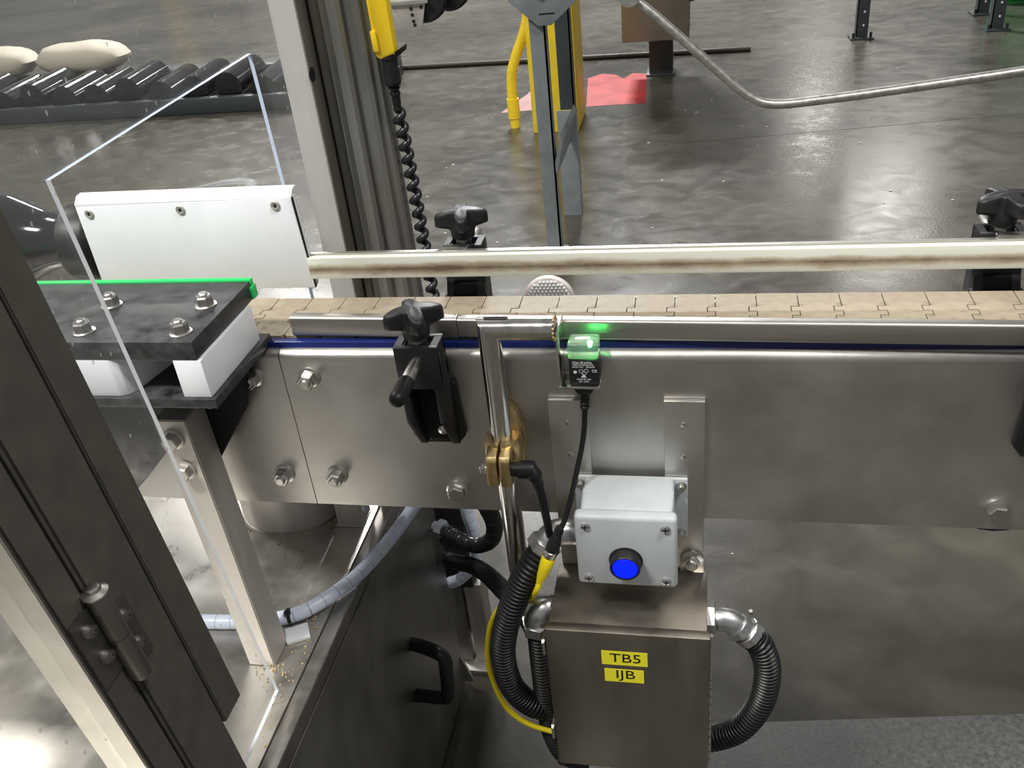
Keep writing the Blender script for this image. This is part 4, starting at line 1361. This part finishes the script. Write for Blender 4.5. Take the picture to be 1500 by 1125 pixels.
# black perforated uprights with foot plates
for lb, x, y in (('black perforated steel upright standing alone above the bent pipe', 1.435, 5.53), ('rear black perforated upright of the pair at top right', 2.262, 6.02), ('front black perforated upright of the pair at top right', 2.225, 5.53)):
    t = thing('perforated_upright', lb, 'upright', (x, y, 0.0), 'black perforated uprights')
    bm = B()
    box(bm, x - 0.036, x + 0.036, y, y + 0.006, 0.01, 1.6)
    box(bm, x - 0.036, x - 0.030, y, y + 0.07, 0.01, 1.6)
    mk('angle_section', bm, SLATE, t, smooth=False)
    mk('foot_plate', box(B(), x - 0.07, x + 0.07, y - 0.05, y + 0.10, 0.0, 0.010), SLATE, t, smooth=False)
    for k in range(7):
        mk('hole', lathe(B(), [(0.007, 0), (0.007, 0.002)], (x + 0.006, y - 0.0012, 0.08 + k * 0.08), (0, 1, 0), 10), CLEARGREY, t)
    for sx_ in (-0.052, 0.052):
        mk('anchor_bolt', lathe(B(), [(0.009, 0), (0.009, 0.03)], (x + sx_, y - 0.02, 0.010), (0, 0, 1), 8), RUSTROD, t)
gb = thing('green_glow_box', 'green box added for the green glow at the far top right corner', 'bin', (2.62, 6.4, 0.0))  # made-up green box that supplies the green glow in this corner
mk('tub', prism(B(), [(2.42, 0.02), (2.82, 0.02), (2.86, 0.5), (2.38, 0.5)], 'Y', 6.3, 6.6, 0.01), GREENGLOW, gb)
mk('rim', box(B(), 2.36, 2.88, 6.28, 6.62, 0.50, 0.53, 0.008), GREENGLOW, gb)
mk('foot', box(B(), 2.44, 2.80, 6.33, 6.57, 0.0, 0.0195), GREENGLOW, gb)

# wheel carriage hanging into view at the top
wc = thing('wheel_carriage', 'steel plate with holes and black wheels hanging at top edge', 'carriage', (-0.24, 1.5, 0.955))
mk('plate', prism(B(), [(-0.318, 1.30), (-0.318, 1.012), (-0.276, 0.957), (-0.240, 0.957), (-0.222, 1.02), (-0.222, 1.30)], 'Y', 1.495, 1.503, 0.001), PALESTEEL, wc)
mk('top_bar', box(B(), -0.34, -0.215, 1.485, 1.494, 1.012, 1.019), STEEL, wc, smooth=False)
for x, z in ((-0.262, 1.000), (-0.236, 1.002), (-0.261, 0.986), (-0.260, 0.971), (-0.258, 0.9615)):
    mk('hole', lathe(B(), [(0.0042, 0), (0.0042, 0.0014)], (x, 1.4945, z), (0, -1, 0), 12), BLACKMAT, wc)
for x, z, r, y in ((-0.236, 1.022, 0.062, 1.53), (-0.180, 1.035, 0.058, 1.57)):
    mk('wheel', lathe(B(), [(r * 0.4, 0), (r * 0.92, 0.002), (r, 0.008), (r, 0.030), (r * 0.92, 0.036), (r * 0.4, 0.038)], (x, y - 0.02, z), (0, 1, 0), 36), BLACKR, wc)
mk('hanger', box(B(), -0.30, -0.24, 1.504, 1.52, 1.10, 1.9), STEEL, wc, smooth=False)

# dark roller line far behind the clear panel, with pale sacks on it
rl = thing('roller_line', 'dark line of glossy black rollers far behind the clear panel', 'roller line', (-3.4, 4.6, 0.0))
mk('beam', box(B(), -5.6, -1.55, 5.15, 5.35, 0.0, 0.16, 0.01), SLATE, rl)
for k in range(16):
    x = -5.3 + k * 0.235
    mk('roller', lathe(B(), [(0.05, 0), (0.09, 0.01), (0.09, 0.42), (0.05, 0.43)], (x, 4.62, 0.13 + 0.02 * math.sin(k * 2.3)), (0, 1, 0.05), 18), GLOSSBLACK, rl)
mk('rail', box(B(), -5.6, -1.55, 4.55, 4.61, 0.0, 0.10, 0.01), SLATE, rl)
for i, (x, w) in enumerate(((-5.35, 0.30), (-4.62, 0.36), (-3.86, 0.34))):
    bm = B()
    r = bmesh.ops.create_icosphere(bm, subdivisions=3, radius=1)
    for v in bm.verts:
        c = v.co
        c.x, c.y, c.z = [math.copysign(abs(q) ** 0.7, q) for q in c]
        k = 1 + 0.05 * math.sin(7 * c.x + 5 * c.z + i)
        v.co = Vector((x + c.x * w * k, 5.25 + c.y * 0.16, 0.272 + c.z * 0.10 * k))
    mk('sack', bm, BEIGE, loc=(x, 5.25, 0.16), cat='sack', group='pale sacks on roller line',
       label=('leftmost pale beige sack on the dark roller line', 'middle pale beige sack on the dark roller line', 'rightmost pale beige sack on the dark roller line')[i])
